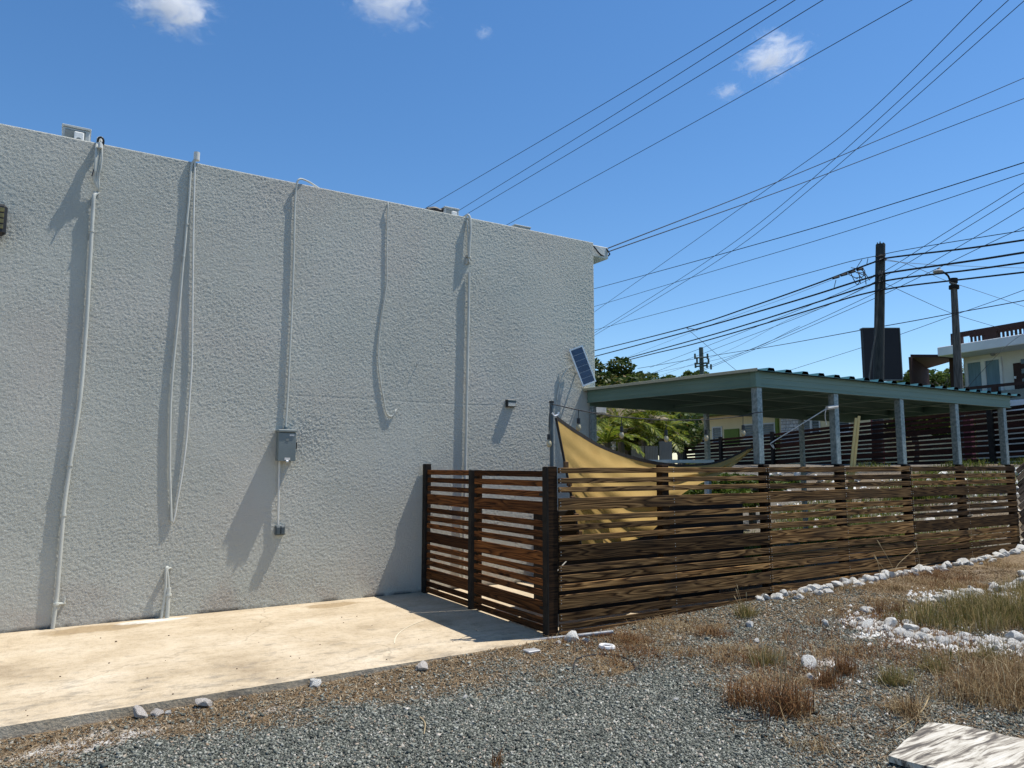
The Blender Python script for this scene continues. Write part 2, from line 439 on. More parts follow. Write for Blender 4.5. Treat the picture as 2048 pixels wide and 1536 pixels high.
def ground_mat():
    m, t, b, _ = new_mat('gravel_bed')
    b.inputs['Roughness'].default_value = 0.95
    b.inputs['Specular IOR Level'].default_value = 0.15
    v = coords(t, 'Object')
    vo = t.nodes.new('ShaderNodeTexVoronoi'); vo.inputs['Scale'].default_value = 55
    t.links.new(v, vo.inputs['Vector'])
    gr = ramp(t, [(0.0, (0.05, 0.055, 0.053)), (0.45, (0.14, 0.15, 0.145)), (0.8, (0.22, 0.235, 0.22)), (1.0, (0.42, 0.41, 0.38))])
    t.links.new(vo.outputs['Color'], gr.inputs[0])
    dn = t.nodes.new('ShaderNodeTexNoise'); dn.inputs['Scale'].default_value = 30; dn.inputs['Detail'].default_value = 6
    t.links.new(v, dn.inputs['Vector'])
    dr = ramp(t, [(0.3, (0.09, 0.06, 0.034)), (0.55, (0.22, 0.16, 0.095)), (0.75, (0.36, 0.29, 0.19))])
    t.links.new(dn.outputs['Fac'], dr.inputs[0])
    at = t.nodes.new('ShaderNodeAttribute'); at.attribute_name = 'dry'
    mx = t.nodes.new('ShaderNodeMix'); mx.data_type = 'RGBA'
    t.links.new(at.outputs['Fac'], mx.inputs[0]); t.links.new(gr.outputs[0], mx.inputs[6]); t.links.new(dr.outputs[0], mx.inputs[7])
    a2 = t.nodes.new('ShaderNodeAttribute'); a2.attribute_name = 'pale'
    m2 = t.nodes.new('ShaderNodeMix'); m2.data_type = 'RGBA'
    t.links.new(a2.outputs['Fac'], m2.inputs[0]); t.links.new(mx.outputs[2], m2.inputs[6]); m2.inputs[7].default_value = (0.55, 0.53, 0.49, 1)
    t.links.new(m2.outputs[2], b.inputs['Base Color'])
    bp = t.nodes.new('ShaderNodeBump'); bp.inputs['Distance'].default_value = 0.012
    t.links.new(vo.outputs['Distance'], bp.inputs['Height']); bp.invert = True
    t.links.new(bp.outputs[0], b.inputs['Normal'])
    return m

STUCCO_D = 0.004
M = {}
M['stucco'] = stucco_mat()
M['concrete'] = slab_mat()
M['ground'] = ground_mat()
M['roofing'] = pmat('roofing', (0.55, 0.55, 0.53), (0.45, 0.45, 0.44), 2, 0.9)
M['pvc'] = pmat('painted_pipe', (0.53, 0.54, 0.49), (0.45, 0.46, 0.42), 5, 0.55, 0.001, 40)
M['white_pipe'] = pmat('white_pipe', (0.64, 0.64, 0.59), (0.56, 0.56, 0.52), 8, 0.45)
M['cable_black'] = pmat('black_cable', (0.02, 0.021, 0.024), (0.03, 0.031, 0.034), 5, 0.6)
M['wire'] = pmat('wire', (0.018, 0.02, 0.024), (0.03, 0.032, 0.036), 5, 0.7, spec=0.15)
M['wire_pale'] = pmat('pale_wire', (0.16, 0.18, 0.19), (0.12, 0.13, 0.14), 5, 0.6)
M['grey_box'] = pmat('grey_enamel', (0.17, 0.20, 0.20), (0.14, 0.17, 0.17), 3, 0.5)
M['junction'] = pmat('dark_grey_box', (0.085, 0.11, 0.12), (0.06, 0.08, 0.09), 6, 0.5)
M['black'] = pmat('black_plastic', (0.014, 0.014, 0.015), (0.022, 0.021, 0.022), 10, 0.45)
M['black_metal'] = pmat('black_metal', (0.014, 0.012, 0.011), (0.026, 0.022, 0.018), 8, 0.7, spec=0.12)
M['sticker'] = pmat('paper_label', (0.72, 0.70, 0.66), (0.6, 0.58, 0.54), 30, 0.6)
M['ac_grey'] = pmat('ac_grey', (0.45, 0.47, 0.45), (0.38, 0.40, 0.38), 6, 0.55)
M['ac_white'] = pmat('ac_white', (0.80, 0.79, 0.74), (0.72, 0.71, 0.66), 6, 0.5)
M['ac_dark'] = pmat('ac_dark', (0.20, 0.22, 0.21), (0.15, 0.17, 0.16), 6, 0.6)
M['alu'] = pmat('aluminium', (0.72, 0.73, 0.74), (0.66, 0.67, 0.68), 10, 0.35, metal=0.3)
M['cell'] = pmat('solar_cell', (0.010, 0.030, 0.085), (0.016, 0.045, 0.115), 9, 0.22, spec=0.6, jitter=True)
M['cell_back'] = pmat('cell_gap', (0.35, 0.40, 0.47), (0.32, 0.37, 0.44), 10, 0.4)
M['post'] = wood_mat('post_wood', (0.010, 0.006, 0.004), (0.024, 0.013, 0.007), (0.046, 0.025, 0.012), (0.02, 0.015, 0.012), wfac=0.2)
M['slat_red'] = wood_mat('stained_slat', (0.030, 0.011, 0.004), (0.10, 0.037, 0.012), (0.20, 0.078, 0.024), (0.05, 0.028, 0.016), 0.3)
M['slat_brown'] = wood_mat('weathered_slat', (0.024, 0.011, 0.004), (0.125, 0.064, 0.024), (0.37, 0.215, 0.088), (0.050, 0.034, 0.021), 0.7)
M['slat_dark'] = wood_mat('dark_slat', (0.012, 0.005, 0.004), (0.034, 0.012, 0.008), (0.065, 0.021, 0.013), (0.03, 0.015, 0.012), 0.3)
M['slat_pale'] = wood_mat('pale_slat', (0.07, 0.045, 0.03), (0.20, 0.13, 0.085), (0.38, 0.27, 0.18), (0.16, 0.12, 0.09), 0.6)
M['screw'] = pmat('screw', (0.55, 0.53, 0.5), (0.4, 0.38, 0.35), 50, 0.4, metal=0.6)
M['under_shade'] = pmat('shaded_sheet_green', (0.018, 0.028, 0.018), (0.028, 0.040, 0.026), 2, 0.6)  # near-black green: the shade under the carport roof is put into the colour
M['flashing'] = pmat('cream_flashing', (0.42, 0.40, 0.28), (0.34, 0.33, 0.24), 3, 0.5)
M['steel_green'] = pmat('painted_steel', (0.108, 0.185, 0.145), (0.142, 0.222, 0.180), 1.5, 0.5, stretch=(0.3, 1, 4))
M['roof_teal'] = pmat('teal_roof_sheet', (0.05, 0.17, 0.185), (0.09, 0.22, 0.235), 3, 0.42)
M['galv'] = pmat('galvanised', (0.14, 0.18, 0.185), (0.28, 0.33, 0.33), 26, 0.45, metal=0.25, detail=3)
M['yellow_wood'] = pmat('yellow_lumber', (0.72, 0.56, 0.24), (0.62, 0.46, 0.18), 8, 0.6, stretch=(8, 8, 0.6))
M['rope'] = pmat('rope', (0.62, 0.60, 0.55), (0.5, 0.48, 0.44), 40, 0.8)
M['maroon'] = pmat('maroon_paint', (0.17, 0.035, 0.045), (0.13, 0.025, 0.035), 4, 0.6)
M['pole_wood'] = pmat('pole_wood', (0.020, 0.024, 0.023), (0.054, 0.058, 0.052), 7, 0.85, 0.01, 20, stretch=(5, 5, 0.35))
M['pole_wood_grey'] = pmat('pole_wood_grey', (0.05, 0.048, 0.042), (0.16, 0.15, 0.13), 6, 0.85, 0.01, 20, stretch=(5, 5, 0.35))
M['pole_far'] = pmat('pole_far', (0.075, 0.10, 0.09), (0.10, 0.12, 0.11), 3, 0.85)
M['sign_back'] = pmat('sign_back', (0.006, 0.0055, 0.008), (0.009, 0.008, 0.011), 2, 0.6)
M['lamp_grey'] = pmat('lamp_grey', (0.35, 0.36, 0.36), (0.28, 0.29, 0.29), 6, 0.45)
M['house_white'] = pmat('white_render', (0.74, 0.75, 0.76), (0.66, 0.67, 0.68), 1.5, 0.8)
M['house_cream'] = pmat('cream_render', (0.70, 0.68, 0.61), (0.64, 0.62, 0.55), 1.5, 0.8)
M['house_yellow'] = pmat('yellow_render', (0.82, 0.70, 0.43), (0.76, 0.64, 0.39), 1.2, 0.85)
M['house_green'] = pmat('green_trim', (0.15, 0.22, 0.035), (0.12, 0.18, 0.028), 2, 0.75)
M['brown_wood'] = pmat('brown_wood', (0.028, 0.010, 0.007), (0.050, 0.018, 0.012), 9, 0.7, stretch=(6, 6, 0.6))
M['curtain'] = pmat('curtain', (0.16, 0.26, 0.31), (0.10, 0.18, 0.22), 5, 0.4, stretch=(6, 6, 0.2))
M['louvre'] = pmat('louvre', (0.22, 0.24, 0.25), (0.16, 0.18, 0.19), 5, 0.4)
M['glass_dark'] = pmat('window_glass', (0.03, 0.05, 0.06), (0.05, 0.08, 0.09), 3, 0.12, spec=0.6)
M['stone'] = pmat('white_stone', (0.70, 0.69, 0.66), (0.55, 0.54, 0.52), 6, 0.8, jitter=True)
M['mortar'] = pmat('mortar', (0.36, 0.35, 0.33), (0.30, 0.29, 0.27), 9, 0.9)
M['white_paint'] = pmat('white_paint', (0.74, 0.74, 0.72), (0.66, 0.66, 0.64), 3, 0.6)
M['rock'] = pmat('limestone', (0.86, 0.84, 0.78), (0.62, 0.57, 0.48), 7, 0.9, 0.03, 14, jitter=True, lo=0.5, hi=0.78)
M['rock_pink'] = pmat('pinkish_rock', (0.84, 0.78, 0.71), (0.64, 0.56, 0.48), 16, 0.9, 0.02, 30, jitter=True)
M['table_top'] = pmat('table_top', (0.55, 0.66, 0.72), (0.45, 0.57, 0.64), 5, 0.3)
M['counter_dark'] = pmat('dark_counter', (0.010, 0.009, 0.009), (0.018, 0.015, 0.013), 5, 0.7)
M['zinc'] = pmat('zinc_sheet', (0.42, 0.42, 0.42), (0.32, 0.32, 0.32), 2, 0.5, metal=0.2)
M['bark'] = pmat('bark', (0.09, 0.075, 0.055), (0.14, 0.12, 0.09), 9, 0.9, stretch=(3, 3, 0.6))
M['bare_bark'] = pmat('bare_bark', (0.16, 0.14, 0.12), (0.11, 0.10, 0.085), 9, 0.9)
M['asphalt'] = pmat('asphalt', (0.05, 0.05, 0.05), (0.065, 0.064, 0.062), 30, 0.9, 0.004, 200)
M['bulb'] = pmat('bulb_glass', (0.36, 0.31, 0.19), (0.44, 0.38, 0.25), 12, 0.15, spec=0.6)
M['led'] = pmat('led_lens', (0.20, 0.17, 0.06), (0.10, 0.09, 0.04), 20, 0.3)
M['lens'] = pmat('lamp_lens', (0.62, 0.60, 0.52), (0.5, 0.48, 0.42), 20, 0.3)
M['tan_trim'] = pmat('black_webbing', (0.016, 0.014, 0.013), (0.03, 0.026, 0.022), 40, 0.8)
M['strap'] = pmat('brown_webbing', (0.11, 0.055, 0.02), (0.16, 0.08, 0.03), 30, 0.8)
M['scuff'] = pmat('scuff', (0.70, 0.63, 0.48), (0.60, 0.52, 0.37), 30, 0.9)
M['galv_pipe'] = pmat('galv_pipe', (0.36, 0.38, 0.39), (0.22, 0.23, 0.24), 12, 0.4, metal=0.4)
M['twig'] = pmat('twig', (0.16, 0.11, 0.07), (0.09, 0.06, 0.04), 20, 0.9)
M['straw'] = pmat('straw', (0.46, 0.36, 0.20), (0.32, 0.24, 0.13), 20, 0.85)
M['gravel'] = island_mat('gravel_stone', [(0.0, (0.05, 0.054, 0.046)), (0.35, (0.115, 0.125, 0.106)), (0.7, (0.215, 0.225, 0.19)), (0.92, (0.38, 0.38, 0.33)), (0.97, (0.30, 0.22, 0.15)), (1.0, (0.66, 0.63, 0.57))], 0.8)
M['dry'] = island_mat('dry_blade', [(0.0, (0.09, 0.05, 0.024)), (0.3, (0.19, 0.115, 0.052)), (0.6, (0.31, 0.215, 0.11)), (0.85, (0.44, 0.34, 0.19)), (1.0, (0.55, 0.46, 0.29))], 0.85, 0.25)
M['litter'] = island_mat('litter_bit', [(0.0, (0.055, 0.036, 0.020)), (0.35, (0.15, 0.092, 0.045)), (0.7, (0.26, 0.18, 0.10)), (1.0, (0.50, 0.42, 0.29))], 0.9, 0.1)
M['rust_blade'] = island_mat('rust_blade', [(0.0, (0.07, 0.032, 0.014)), (0.5, (0.17, 0.078, 0.032)), (0.85, (0.28, 0.155, 0.065)), (1.0, (0.42, 0.30, 0.15))], 0.85, 0.2)
M['green_blade'] = island_mat('green_blade', [(0.0, (0.07, 0.078, 0.022)), (0.35, (0.14, 0.135, 0.04)), (0.6, (0.25, 0.19, 0.08)), (1.0, (0.42, 0.32, 0.16))], 0.8, 0.3)
M['bank_blade'] = island_mat('bank_blade', [(0.0, (0.05, 0.075, 0.012)), (0.6, (0.11, 0.15, 0.022)), (1.0, (0.24, 0.24, 0.06))], 0.8, 0.35)
M['leaf_dark'] = island_mat('leaf_dark', [(0.0, (0.022, 0.045, 0.010)), (0.6, (0.06, 0.095, 0.018)), (0.9, (0.11, 0.13, 0.026)), (1.0, (0.17, 0.12, 0.035))], 0.5, 0.3)
M['leaf_mid'] = island_mat('leaf_mid', [(0.0, (0.030, 0.060, 0.010)), (0.6, (0.075, 0.12, 0.018)), (1.0, (0.15, 0.19, 0.03))], 0.5, 0.35)
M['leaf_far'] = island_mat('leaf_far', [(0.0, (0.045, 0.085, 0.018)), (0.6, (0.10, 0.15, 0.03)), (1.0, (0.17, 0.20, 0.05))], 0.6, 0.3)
M['palm_leaf'] = island_mat('palm_leaflet', [(0.0, (0.07, 0.11, 0.012)), (0.6, (0.18, 0.24, 0.025)), (0.9, (0.31, 0.31, 0.04)), (1.0, (0.40, 0.34, 0.07))], 0.45, 0.4)
M['dead_frond'] = island_mat('dead_leaflet', [(0.0, (0.30, 0.24, 0.15)), (1.0, (0.50, 0.45, 0.34))], 0.7, 0.3)

def sail_mat():
    m, t, b, out = new_mat('sail_cloth')
    b.inputs['Roughness'].default_value = 0.9
    v = coords(t, 'Object')
    n = t.nodes.new('ShaderNodeTexNoise'); n.inputs['Scale'].default_value = 3; n.inputs['Detail'].default_value = 6
    t.links.new(v, n.inputs['Vector'])
    r = ramp(t, [(0.3, (0.48, 0.305, 0.085)), (0.7, (0.58, 0.385, 0.118))]); t.links.new(n.outputs['Fac'], r.inputs[0])
    t.links.new(r.outputs[0], b.inputs['Base Color'])
    wv = t.nodes.new('ShaderNodeTexNoise'); wv.inputs['Scale'].default_value = 160; wv.inputs['Detail'].default_value = 2
    t.links.new(v, wv.inputs['Vector'])
    bp = t.nodes.new('ShaderNodeBump'); bp.inputs['Distance'].default_value = 0.003
    t.links.new(wv.outputs['Fac'], bp.inputs['Height']); t.links.new(bp.outputs[0], b.inputs['Normal'])
    tr = t.nodes.new('ShaderNodeBsdfTranslucent'); t.links.new(r.outputs[0], tr.inputs[0])
    mx = t.nodes.new('ShaderNodeMixShader'); mx.inputs[0].default_value = 0.35
    t.links.new(b.outputs[0], mx.inputs[1]); t.links.new(tr.outputs[0], mx.inputs[2]); t.links.new(mx.outputs[0], out.inputs[0])
    return m
M['sail'] = sail_mat()

def board_mat():
    m, t, b, _ = new_mat('peeling_board')
    b.inputs['Roughness'].default_value = 0.85
    v = coords(t, 'Object', (1.0, 9.0, 3.0))
    n = t.nodes.new('ShaderNodeTexNoise'); n.inputs['Scale'].default_value = 2.2; n.inputs['Detail'].default_value = 9; n.inputs['Roughness'].default_value = 0.65; n.inputs['Distortion'].default_value = 0.6
    t.links.new(v, n.inputs['Vector'])
    r = ramp(t, [(0.39, (0.07, 0.06, 0.05)), (0.46, (0.22, 0.19, 0.15)), (0.51, (0.48, 0.44, 0.36)), (0.66, (0.66, 0.63, 0.56))])
    t.links.new(n.outputs['Fac'], r.inputs[0]); t.links.new(r.outputs[0], b.inputs['Base Color'])
    bp = t.nodes.new('ShaderNodeBump'); bp.inputs['Distance'].default_value = 0.006
    t.links.new(n.outputs['Fac'], bp.inputs['Height']); t.links.new(bp.outputs[0], b.inputs['Normal'])
    return m
M['board'] = board_mat()

def cloud_mat(name, seed, size, dens):
    m = bpy.data.materials.new(name); m.use_nodes = True
    t = m.node_tree
    for n in list(t.nodes): t.nodes.remove(n)
    out = t.nodes.new('ShaderNodeOutputMaterial')
    pv = t.nodes.new('ShaderNodeVolumePrincipled')
    pv.inputs['Color'].default_value = (1, 1, 1, 1)
    pv.inputs['Anisotropy'].default_value = 0.2
    t.links.new(pv.outputs[0], out.inputs['Volume'])
    tc = t.nodes.new('ShaderNodeTexCoord')
    v = tc.outputs['Object']
    ad = t.nodes.new('ShaderNodeVectorMath'); ad.operation = 'ADD'; ad.inputs[1].default_value = (seed * 3.7, seed * 1.9, seed * 5.3)
    t.links.new(v, ad.inputs[0])
    n1 = t.nodes.new('ShaderNodeTexNoise'); n1.inputs['Scale'].default_value = 2.9; n1.inputs['Detail'].default_value = 9; n1.inputs['Roughness'].default_value = 0.74; n1.inputs['Distortion'].default_value = 0.9
    t.links.new(ad.outputs[0], n1.inputs['Vector'])
    ln = t.nodes.new('ShaderNodeVectorMath'); ln.operation = 'LENGTH'; t.links.new(v, ln.inputs[0])
    fa = t.nodes.new('ShaderNodeMath'); fa.operation = 'MULTIPLY_ADD'; fa.inputs[1].default_value = -0.42; fa.inputs[2].default_value = 0.0
    t.links.new(ln.outputs['Value'], fa.inputs[0])
    sm = t.nodes.new('ShaderNodeMath'); sm.operation = 'ADD'; t.links.new(n1.outputs['Fac'], sm.inputs[0]); t.links.new(fa.outputs[0], sm.inputs[1])
    mr = t.nodes.new('ShaderNodeMapRange'); mr.inputs[1].default_value = 0.31; mr.inputs[2].default_value = 0.45; mr.inputs[3].default_value = 0; mr.inputs[4].default_value = dens
    t.links.new(sm.outputs[0], mr.inputs[0])
    t.links.new(mr.outputs[0], pv.inputs['Density'])
    return m

# ------------------------------------------------------------------ mesh helpers
class MB:
    def __init__(self):
        self.v = []; self.f = []; self.smooth = False
    def add(self, vs, fs):
        o = len(self.v)
        self.v += [tuple(p) for p in vs]
        self.f += [tuple(i + o for i in q) for q in fs]
        return self
    def box(self, x0, x1, y0, y1, z0, z1, mat=None):
        vs = [Vector((x, y, z)) for x in (x0, x1) for y in (y0, y1) for z in (z0, z1)]
        if mat is not None: vs = [mat @ p for p in vs]
        return self.add(vs, [(0, 1, 3, 2), (4, 6, 7, 5), (0, 4, 5, 1), (2, 3, 7, 6), (0, 2, 6, 4), (1, 5, 7, 3)])
    def cbox(self, x0, x1, y0, y1, z0, z1, c=0.004, mat=None):
        """box with all edges chamfered"""
        c = min(c, (x1 - x0) / 3, (y1 - y0) / 3, (z1 - z0) / 3)
        vs, idx = [], {}
        X, Y, Z = (x0, x1), (y0, y1), (z0, z1)
        sg = (1, -1)
        for i in (0, 1):
            for j in (0, 1):
                for k in (0, 1):
                    for a in range(3):
                        p = [X[i], Y[j], Z[k]]
                        for b_, s_ in enumerate((sg[i], sg[j], sg[k])):
                            if b_ != a: p[b_] += s_ * c
                        idx[(i, j, k, a)] = len(vs); vs.append(Vector(p))
        if mat is not None: vs = [mat @ p for p in vs]
        fs = []
        g = lambda i, j, k, a: idx[(i, j, k, a)]
        for s in (0, 1):
            q = [g(s, 0, 0, 0), g(s, 1, 0, 0), g(s, 1, 1, 0), g(s, 0, 1, 0)]; fs.append(q if s else q[::-1])
            q = [g(0, s, 0, 1), g(0, s, 1, 1), g(1, s, 1, 1), g(1, s, 0, 1)]; fs.append(q if s else q[::-1])
            q = [g(0, 0, s, 2), g(1, 0, s, 2), g(1, 1, s, 2), g(0, 1, s, 2)]; fs.append(q if s else q[::-1])
        for j in (0, 1):
            for k in (0, 1):
                fs.append([g(0, j, k, 1), g(1, j, k, 1), g(1, j, k, 2), g(0, j, k, 2)])
                fs.append([g(j, 0, k, 0), g(j, 1, k, 0), g(j, 1, k, 2), g(j, 0, k, 2)])
                fs.append([g(j, k, 0, 0), g(j, k, 1, 0), g(j, k, 1, 1), g(j, k, 0, 1)])
        for i in (0, 1):
            for j in (0, 1):
                for k in (0, 1):
                    fs.append([g(i, j, k, 0), g(i, j, k, 1), g(i, j, k, 2)])
        return self.add(vs, fs)
    def tube(self, pts, r, n=8, cap=True):
        pts = [Vector(p) for p in pts]
        rs = r if isinstance(r, (list, tuple)) else [r] * len(pts)
        vs, fs = [], []
        up = None
        for i, p in enumerate(pts):
            d = (pts[min(i + 1, len(pts) - 1)] - pts[max(i - 1, 0)])
            d = d.normalized() if d.length > 1e-9 else Vector((0, 0, 1))
            if up is None:
                up = Vector((0, 0, 1)) if abs(d.z) < 0.9 else Vector((1, 0, 0))
            a = d.cross(up)
            a = a.normalized() if a.length > 1e-6 else d.orthogonal().normalized()
            b = a.cross(d).normalized(); up = b
            for k in range(n):
                t = 2 * math.pi * k / n
                vs.append(p + (a * math.cos(t) + b * math.sin(t)) * rs[i])
        for i in range(len(pts) - 1):
            for k in range(n):
                k2 = (k + 1) % n
                fs.append((i * n + k, i * n + k2, (i + 1) * n + k2, (i + 1) * n + k))
        if cap:
            fs.append(tuple(range(n))); fs.append(tuple(range((len(pts) - 1) * n, len(pts) * n))[::-1])
        self.smooth = True
        return self.add(vs, fs)
    def cyl(self, a, b, r, n=12):
        return self.tube([a, b], r, n)
    def sphere(self, c, r, n=8, m=6, sc=(1, 1, 1)):
        vs = [(c[0], c[1], c[2] + r * sc[2])]
        for i in range(1, m):
            ph = math.pi * i / m
            for k in range(n):
                t = 2 * math.pi * k / n
                vs.append((c[0] + r * sc[0] * math.sin(ph) * math.cos(t), c[1] + r * sc[1] * math.sin(ph) * math.sin(t), c[2] + r * sc[2] * math.cos(ph)))
        vs.append((c[0], c[1], c[2] - r * sc[2]))
        fs = [(0, 1 + k, 1 + (k + 1) % n) for k in range(n)]
        for i in range(m - 2):
            for k in range(n):
                a = 1 + i * n
                fs.append((a + k, a + n + k, a + n + (k + 1) % n, a + (k + 1) % n))
        l = len(vs) - 1; a = 1 + (m - 2) * n
        fs += [(l, a + (k + 1) % n, a + k) for k in range(n)]
        self.smooth = True
        return self.add(vs, fs)
    def mesh(self, name, mat, off=Vector((0, 0, 0))):
        me = bpy.data.meshes.new(name)
        me.from_pydata([(p[0] - off[0], p[1] - off[1], p[2] - off[2]) for p in self.v], [], self.f)
        if mat: me.materials.append(mat)
        if self.smooth:
            me.polygons.foreach_set('use_smooth', [True] * len(me.polygons))
            try: me.set_sharp_from_angle(angle=math.radians(40))
            except Exception: pass
        me.update()
        return me

def np_mesh(name, verts, faces, mat, nper):
    """verts (n,3), faces (m,nper)"""
    me = bpy.data.meshes.new(name)
    me.vertices.add(len(verts)); me.vertices.foreach_set('co', np.asarray(verts, np.float32).ravel())
    m = len(faces)
    me.loops.add(m * nper); me.loops.foreach_set('vertex_index', np.asarray(faces, np.int32).ravel())
    me.polygons.add(m); me.polygons.foreach_set('loop_start', np.arange(m, dtype=np.int32) * nper)
    me.materials.append(mat)
    me.update(calc_edges=True)
    return me

def tag(o, label=None, cat=None, group=None, kind=None):
    if label: o['label'] = label
    if cat: o['category'] = cat
    if group: o['group'] = group
    if kind: o['kind'] = kind
    return o

def link(name, data, loc=(0, 0, 0), parent=None, rot=None):
    o = bpy.data.objects.new(name, data)
    COL.objects.link(o)
    o.location = loc
    if rot is not None: o.rotation_euler = rot
    if parent is not None: o.parent = parent
    return o

def thing(name, label, cat, loc=(0, 0, 0), group=None):
    o = bpy.data.objects.new(name, None)
    COL.objects.link(o)
    o.location = loc
    o.empty_display_size = 0.2
    return tag(o, label, cat, group)

def root_loc(o):
    p = Vector(o.location)
    while o.parent is not None:
        o = o.parent; p += Vector(o.location)
    return p

def part(name, mb, mat, parent, label=None, kind=None):
    """mb is in world coordinates; the part keeps its parent's origin"""
    rl = root_loc(parent)
    o = link(name, mb.mesh(name, mat, rl), (0, 0, 0), parent)
    return tag(o, label, None, None, kind)

def solo(name, mb, mat, label, cat, group=None, kind=None, origin=None):
    off = Vector(origin) if origin is not None else Vector(mb.v[0])
    o = link(name, mb.mesh(name, mat, off), off)
    return tag(o, label, cat, group, kind)

def copy_tree(root, loc=None, label=None):
    c = root.copy(); COL.objects.link(c)
    if loc is not None: c.location = loc
    if label: c['label'] = label
    def rec(a, b):
        for ch in a.children:
            d = ch.copy(); COL.objects.link(d); d.parent = b
            rec(ch, d)
    rec(root, c)
    return c

def spline(pts, n=10):
    """Catmull-Rom through the points"""
    pts = [Vector(p) for p in pts]
    if len(pts) == 2:
        return [pts[0].lerp(pts[1], i / n) for i in range(n + 1)]
    ext = [pts[0] * 2 - pts[1]] + pts + [pts[-1] * 2 - pts[-2]]
    out = []
    for i in range(1, len(ext) - 2):
        p0, p1, p2, p3 = ext[i - 1:i + 3]
        for k in range(n):
            t = k / n
            out.append(0.5 * ((2 * p1) + (p2 - p0) * t + (2 * p0 - 5 * p1 + 4 * p2 - p3) * t * t + (3 * p1 - p0 - 3 * p2 + p3) * t ** 3))
    out.append(pts[-1])
    return out

# ================================================================== THE GROUND
def axis(vals):
    a = []
    for s, e, st in vals:
        a += list(np.arange(s, e, st))
    a.append(vals[-1][1])
    return np.array(a)
gx = axis([(-420, -60, 60), (-60, -10, 5), (-10, -2, 0.8), (-2, 9, 0.09), (9, 20, 0.2), (20, 60, 1.5), (60, 420, 40)])
gy = axis([(-420, -40, 60), (-40, 0, 2.5), (0, 6.6, 0.09), (6.6, 15, 0.2), (15, 60, 1.5), (60, 420, 40)])
X, Y = np.meshgrid(gx, gy)
Z = ground_z(X, Y)
nx, ny = len(gx), len(gy)
idx = np.arange(nx * ny).reshape(ny, nx)
q = np.stack([idx[:-1, :-1], idx[:-1, 1:], idx[1:, 1:], idx[1:, :-1]], -1).reshape(-1, 4)
me = np_mesh('ground', np.stack([X, Y, Z], -1).reshape(-1, 3), q, M['ground'], 4)
at = me.attributes.new('dry', 'FLOAT', 'POINT')
dz = dryness(X, Y)
dz = np.where((Y > 6.6), np.clip(0.25 + 0.7 * vnoise(X, Y, 0.8, 4), 0, 1), dz)
at.data.foreach_set('value', dz.astype(np.float32).ravel())
at = me.attributes.new('pale', 'FLOAT', 'POINT')
at.data.foreach_set('value', palegr(X, Y).astype(np.float32).ravel())
me.polygons.foreach_set('use_smooth', [True] * len(me.polygons))
tag(link('ground', me), kind='structure')

# concrete slab
sl = MB()
top = [(-14, 6.10), (-0.3, 6.20), (2.0, 6.24), (3.95, 6.28), (4.35, 6.30), (4.52, 6.42), (7.72, 6.60), (7.72, 9.62), (-14, 9.62)]
nS = len(top)
sl.add([(x, y, 0.0) for x, y in top] + [(x, y, -0.35) for x, y in top],
       [tuple(range(nS)), tuple(range(2 * nS - 1, nS - 1, -1))] + [(i, i + nS, (i + 1) % nS + nS, (i + 1) % nS) for i in range(nS)])
slab = tag(link('concrete_slab', sl.mesh('concrete_slab', M['concrete'])), kind='structure')
# pale arc scraped by the swinging gate
arc = MB(); P = []
for i in range(25):
    a = math.radians(119 + i * 41 / 24)
    for r in (1.60, 1.612):
        P.append((4.44 + r * math.cos(a), 6.42 + r * math.sin(a), 0.004))
arc.add(P, [(2 * i, 2 * i + 1, 2 * i + 3, 2 * i + 2) for i in range(24)])
tag(link('scuff_mark', arc.mesh('scuff_mark', M['scuff']), (0, 0, 0), slab))

# the street behind the far fence
fr = lambda lat, fd: Vector((lat * SA + fd * CA, fd * SA - lat * CA, 0))
rd = MB()
ra = [fr(8.6 + 0.3545 * (30 - f) + o, f) for f in np.arange(-60, 140, 4) for o in (2.2, 9.0)]
ra = [Vector((p.x, p.y, max(gz(p.x, p.y), gz(p.x + .5, p.y), gz(p.x - .5, p.y)) + 0.03)) for p in ra]
rd.add(ra, [(2 * i, 2 * i + 1, 2 * i + 3, 2 * i + 2) for i in range(len(ra) // 2 - 1)])
tag(link('road', rd.mesh('road', M['asphalt'])), kind='structure')

# ================================================================== BUILDING
bl = thing('stucco_building', 'long pale grey stucco building with a plain windowless wall and flat roof', 'building', (2, 12, 0))
wl = MB().cbox(-14, WALL_X, WALL_Y, WALL_Y + 0.2, -0.3, WALL_Z, 0.015)
rl = root_loc(bl)
wl = MB().cbox(-14, WALL_X, WALL_Y + 0.006, WALL_Y + 0.2, -0.3, WALL_Z, 0.004)
sxv = np.arange(-1.4, WALL_X + 0.001, 0.0094); szv = np.linspace(-0.02, WALL_Z, 590)
sxv[-1] = WALL_X
SX, SZ = np.meshgrid(sxv, szv)
ux_ = SX + 0.02 * vnoise(SX, SZ, 17, 61); uz_ = SZ + 0.02 * vnoise(SX, SZ, 17, 62)
hgt = 0.82 * vnoise(ux_, uz_, 80, 63) + 0.18 * vnoise(ux_ * .8 + uz_ * .6, uz_ * .8 - ux_ * .6, 52, 64)
amt = 0.62 + 0.22 * sstep(.3, .6, vnoise(SX, SZ, .8, 66)) + 0.12 * sstep(.45, .6, vnoise(SX, SZ, 2.6, 69)) + 0.5 * np.exp(-((SX - 2.75) / .35) ** 2 - ((SZ - 2.15) / .3) ** 2)
hgt = sstep(0.38, 0.70, hgt) * amt * 0.0031
joint = np.exp(-((SZ - 2.655 - 0.02 * vnoise(SX, SZ * 0, 1.3, 68)) / 0.009) ** 2) * (SX > 2.3) * (SX < 5.6)
hgt = hgt * (1 - .8 * joint) - 0.001 * joint
SY = WALL_Y - hgt
SY[0, :] = SY[-1, :] = WALL_Y + 0.012; SY[:, 0] = SY[:, -1] = WALL_Y + 0.012
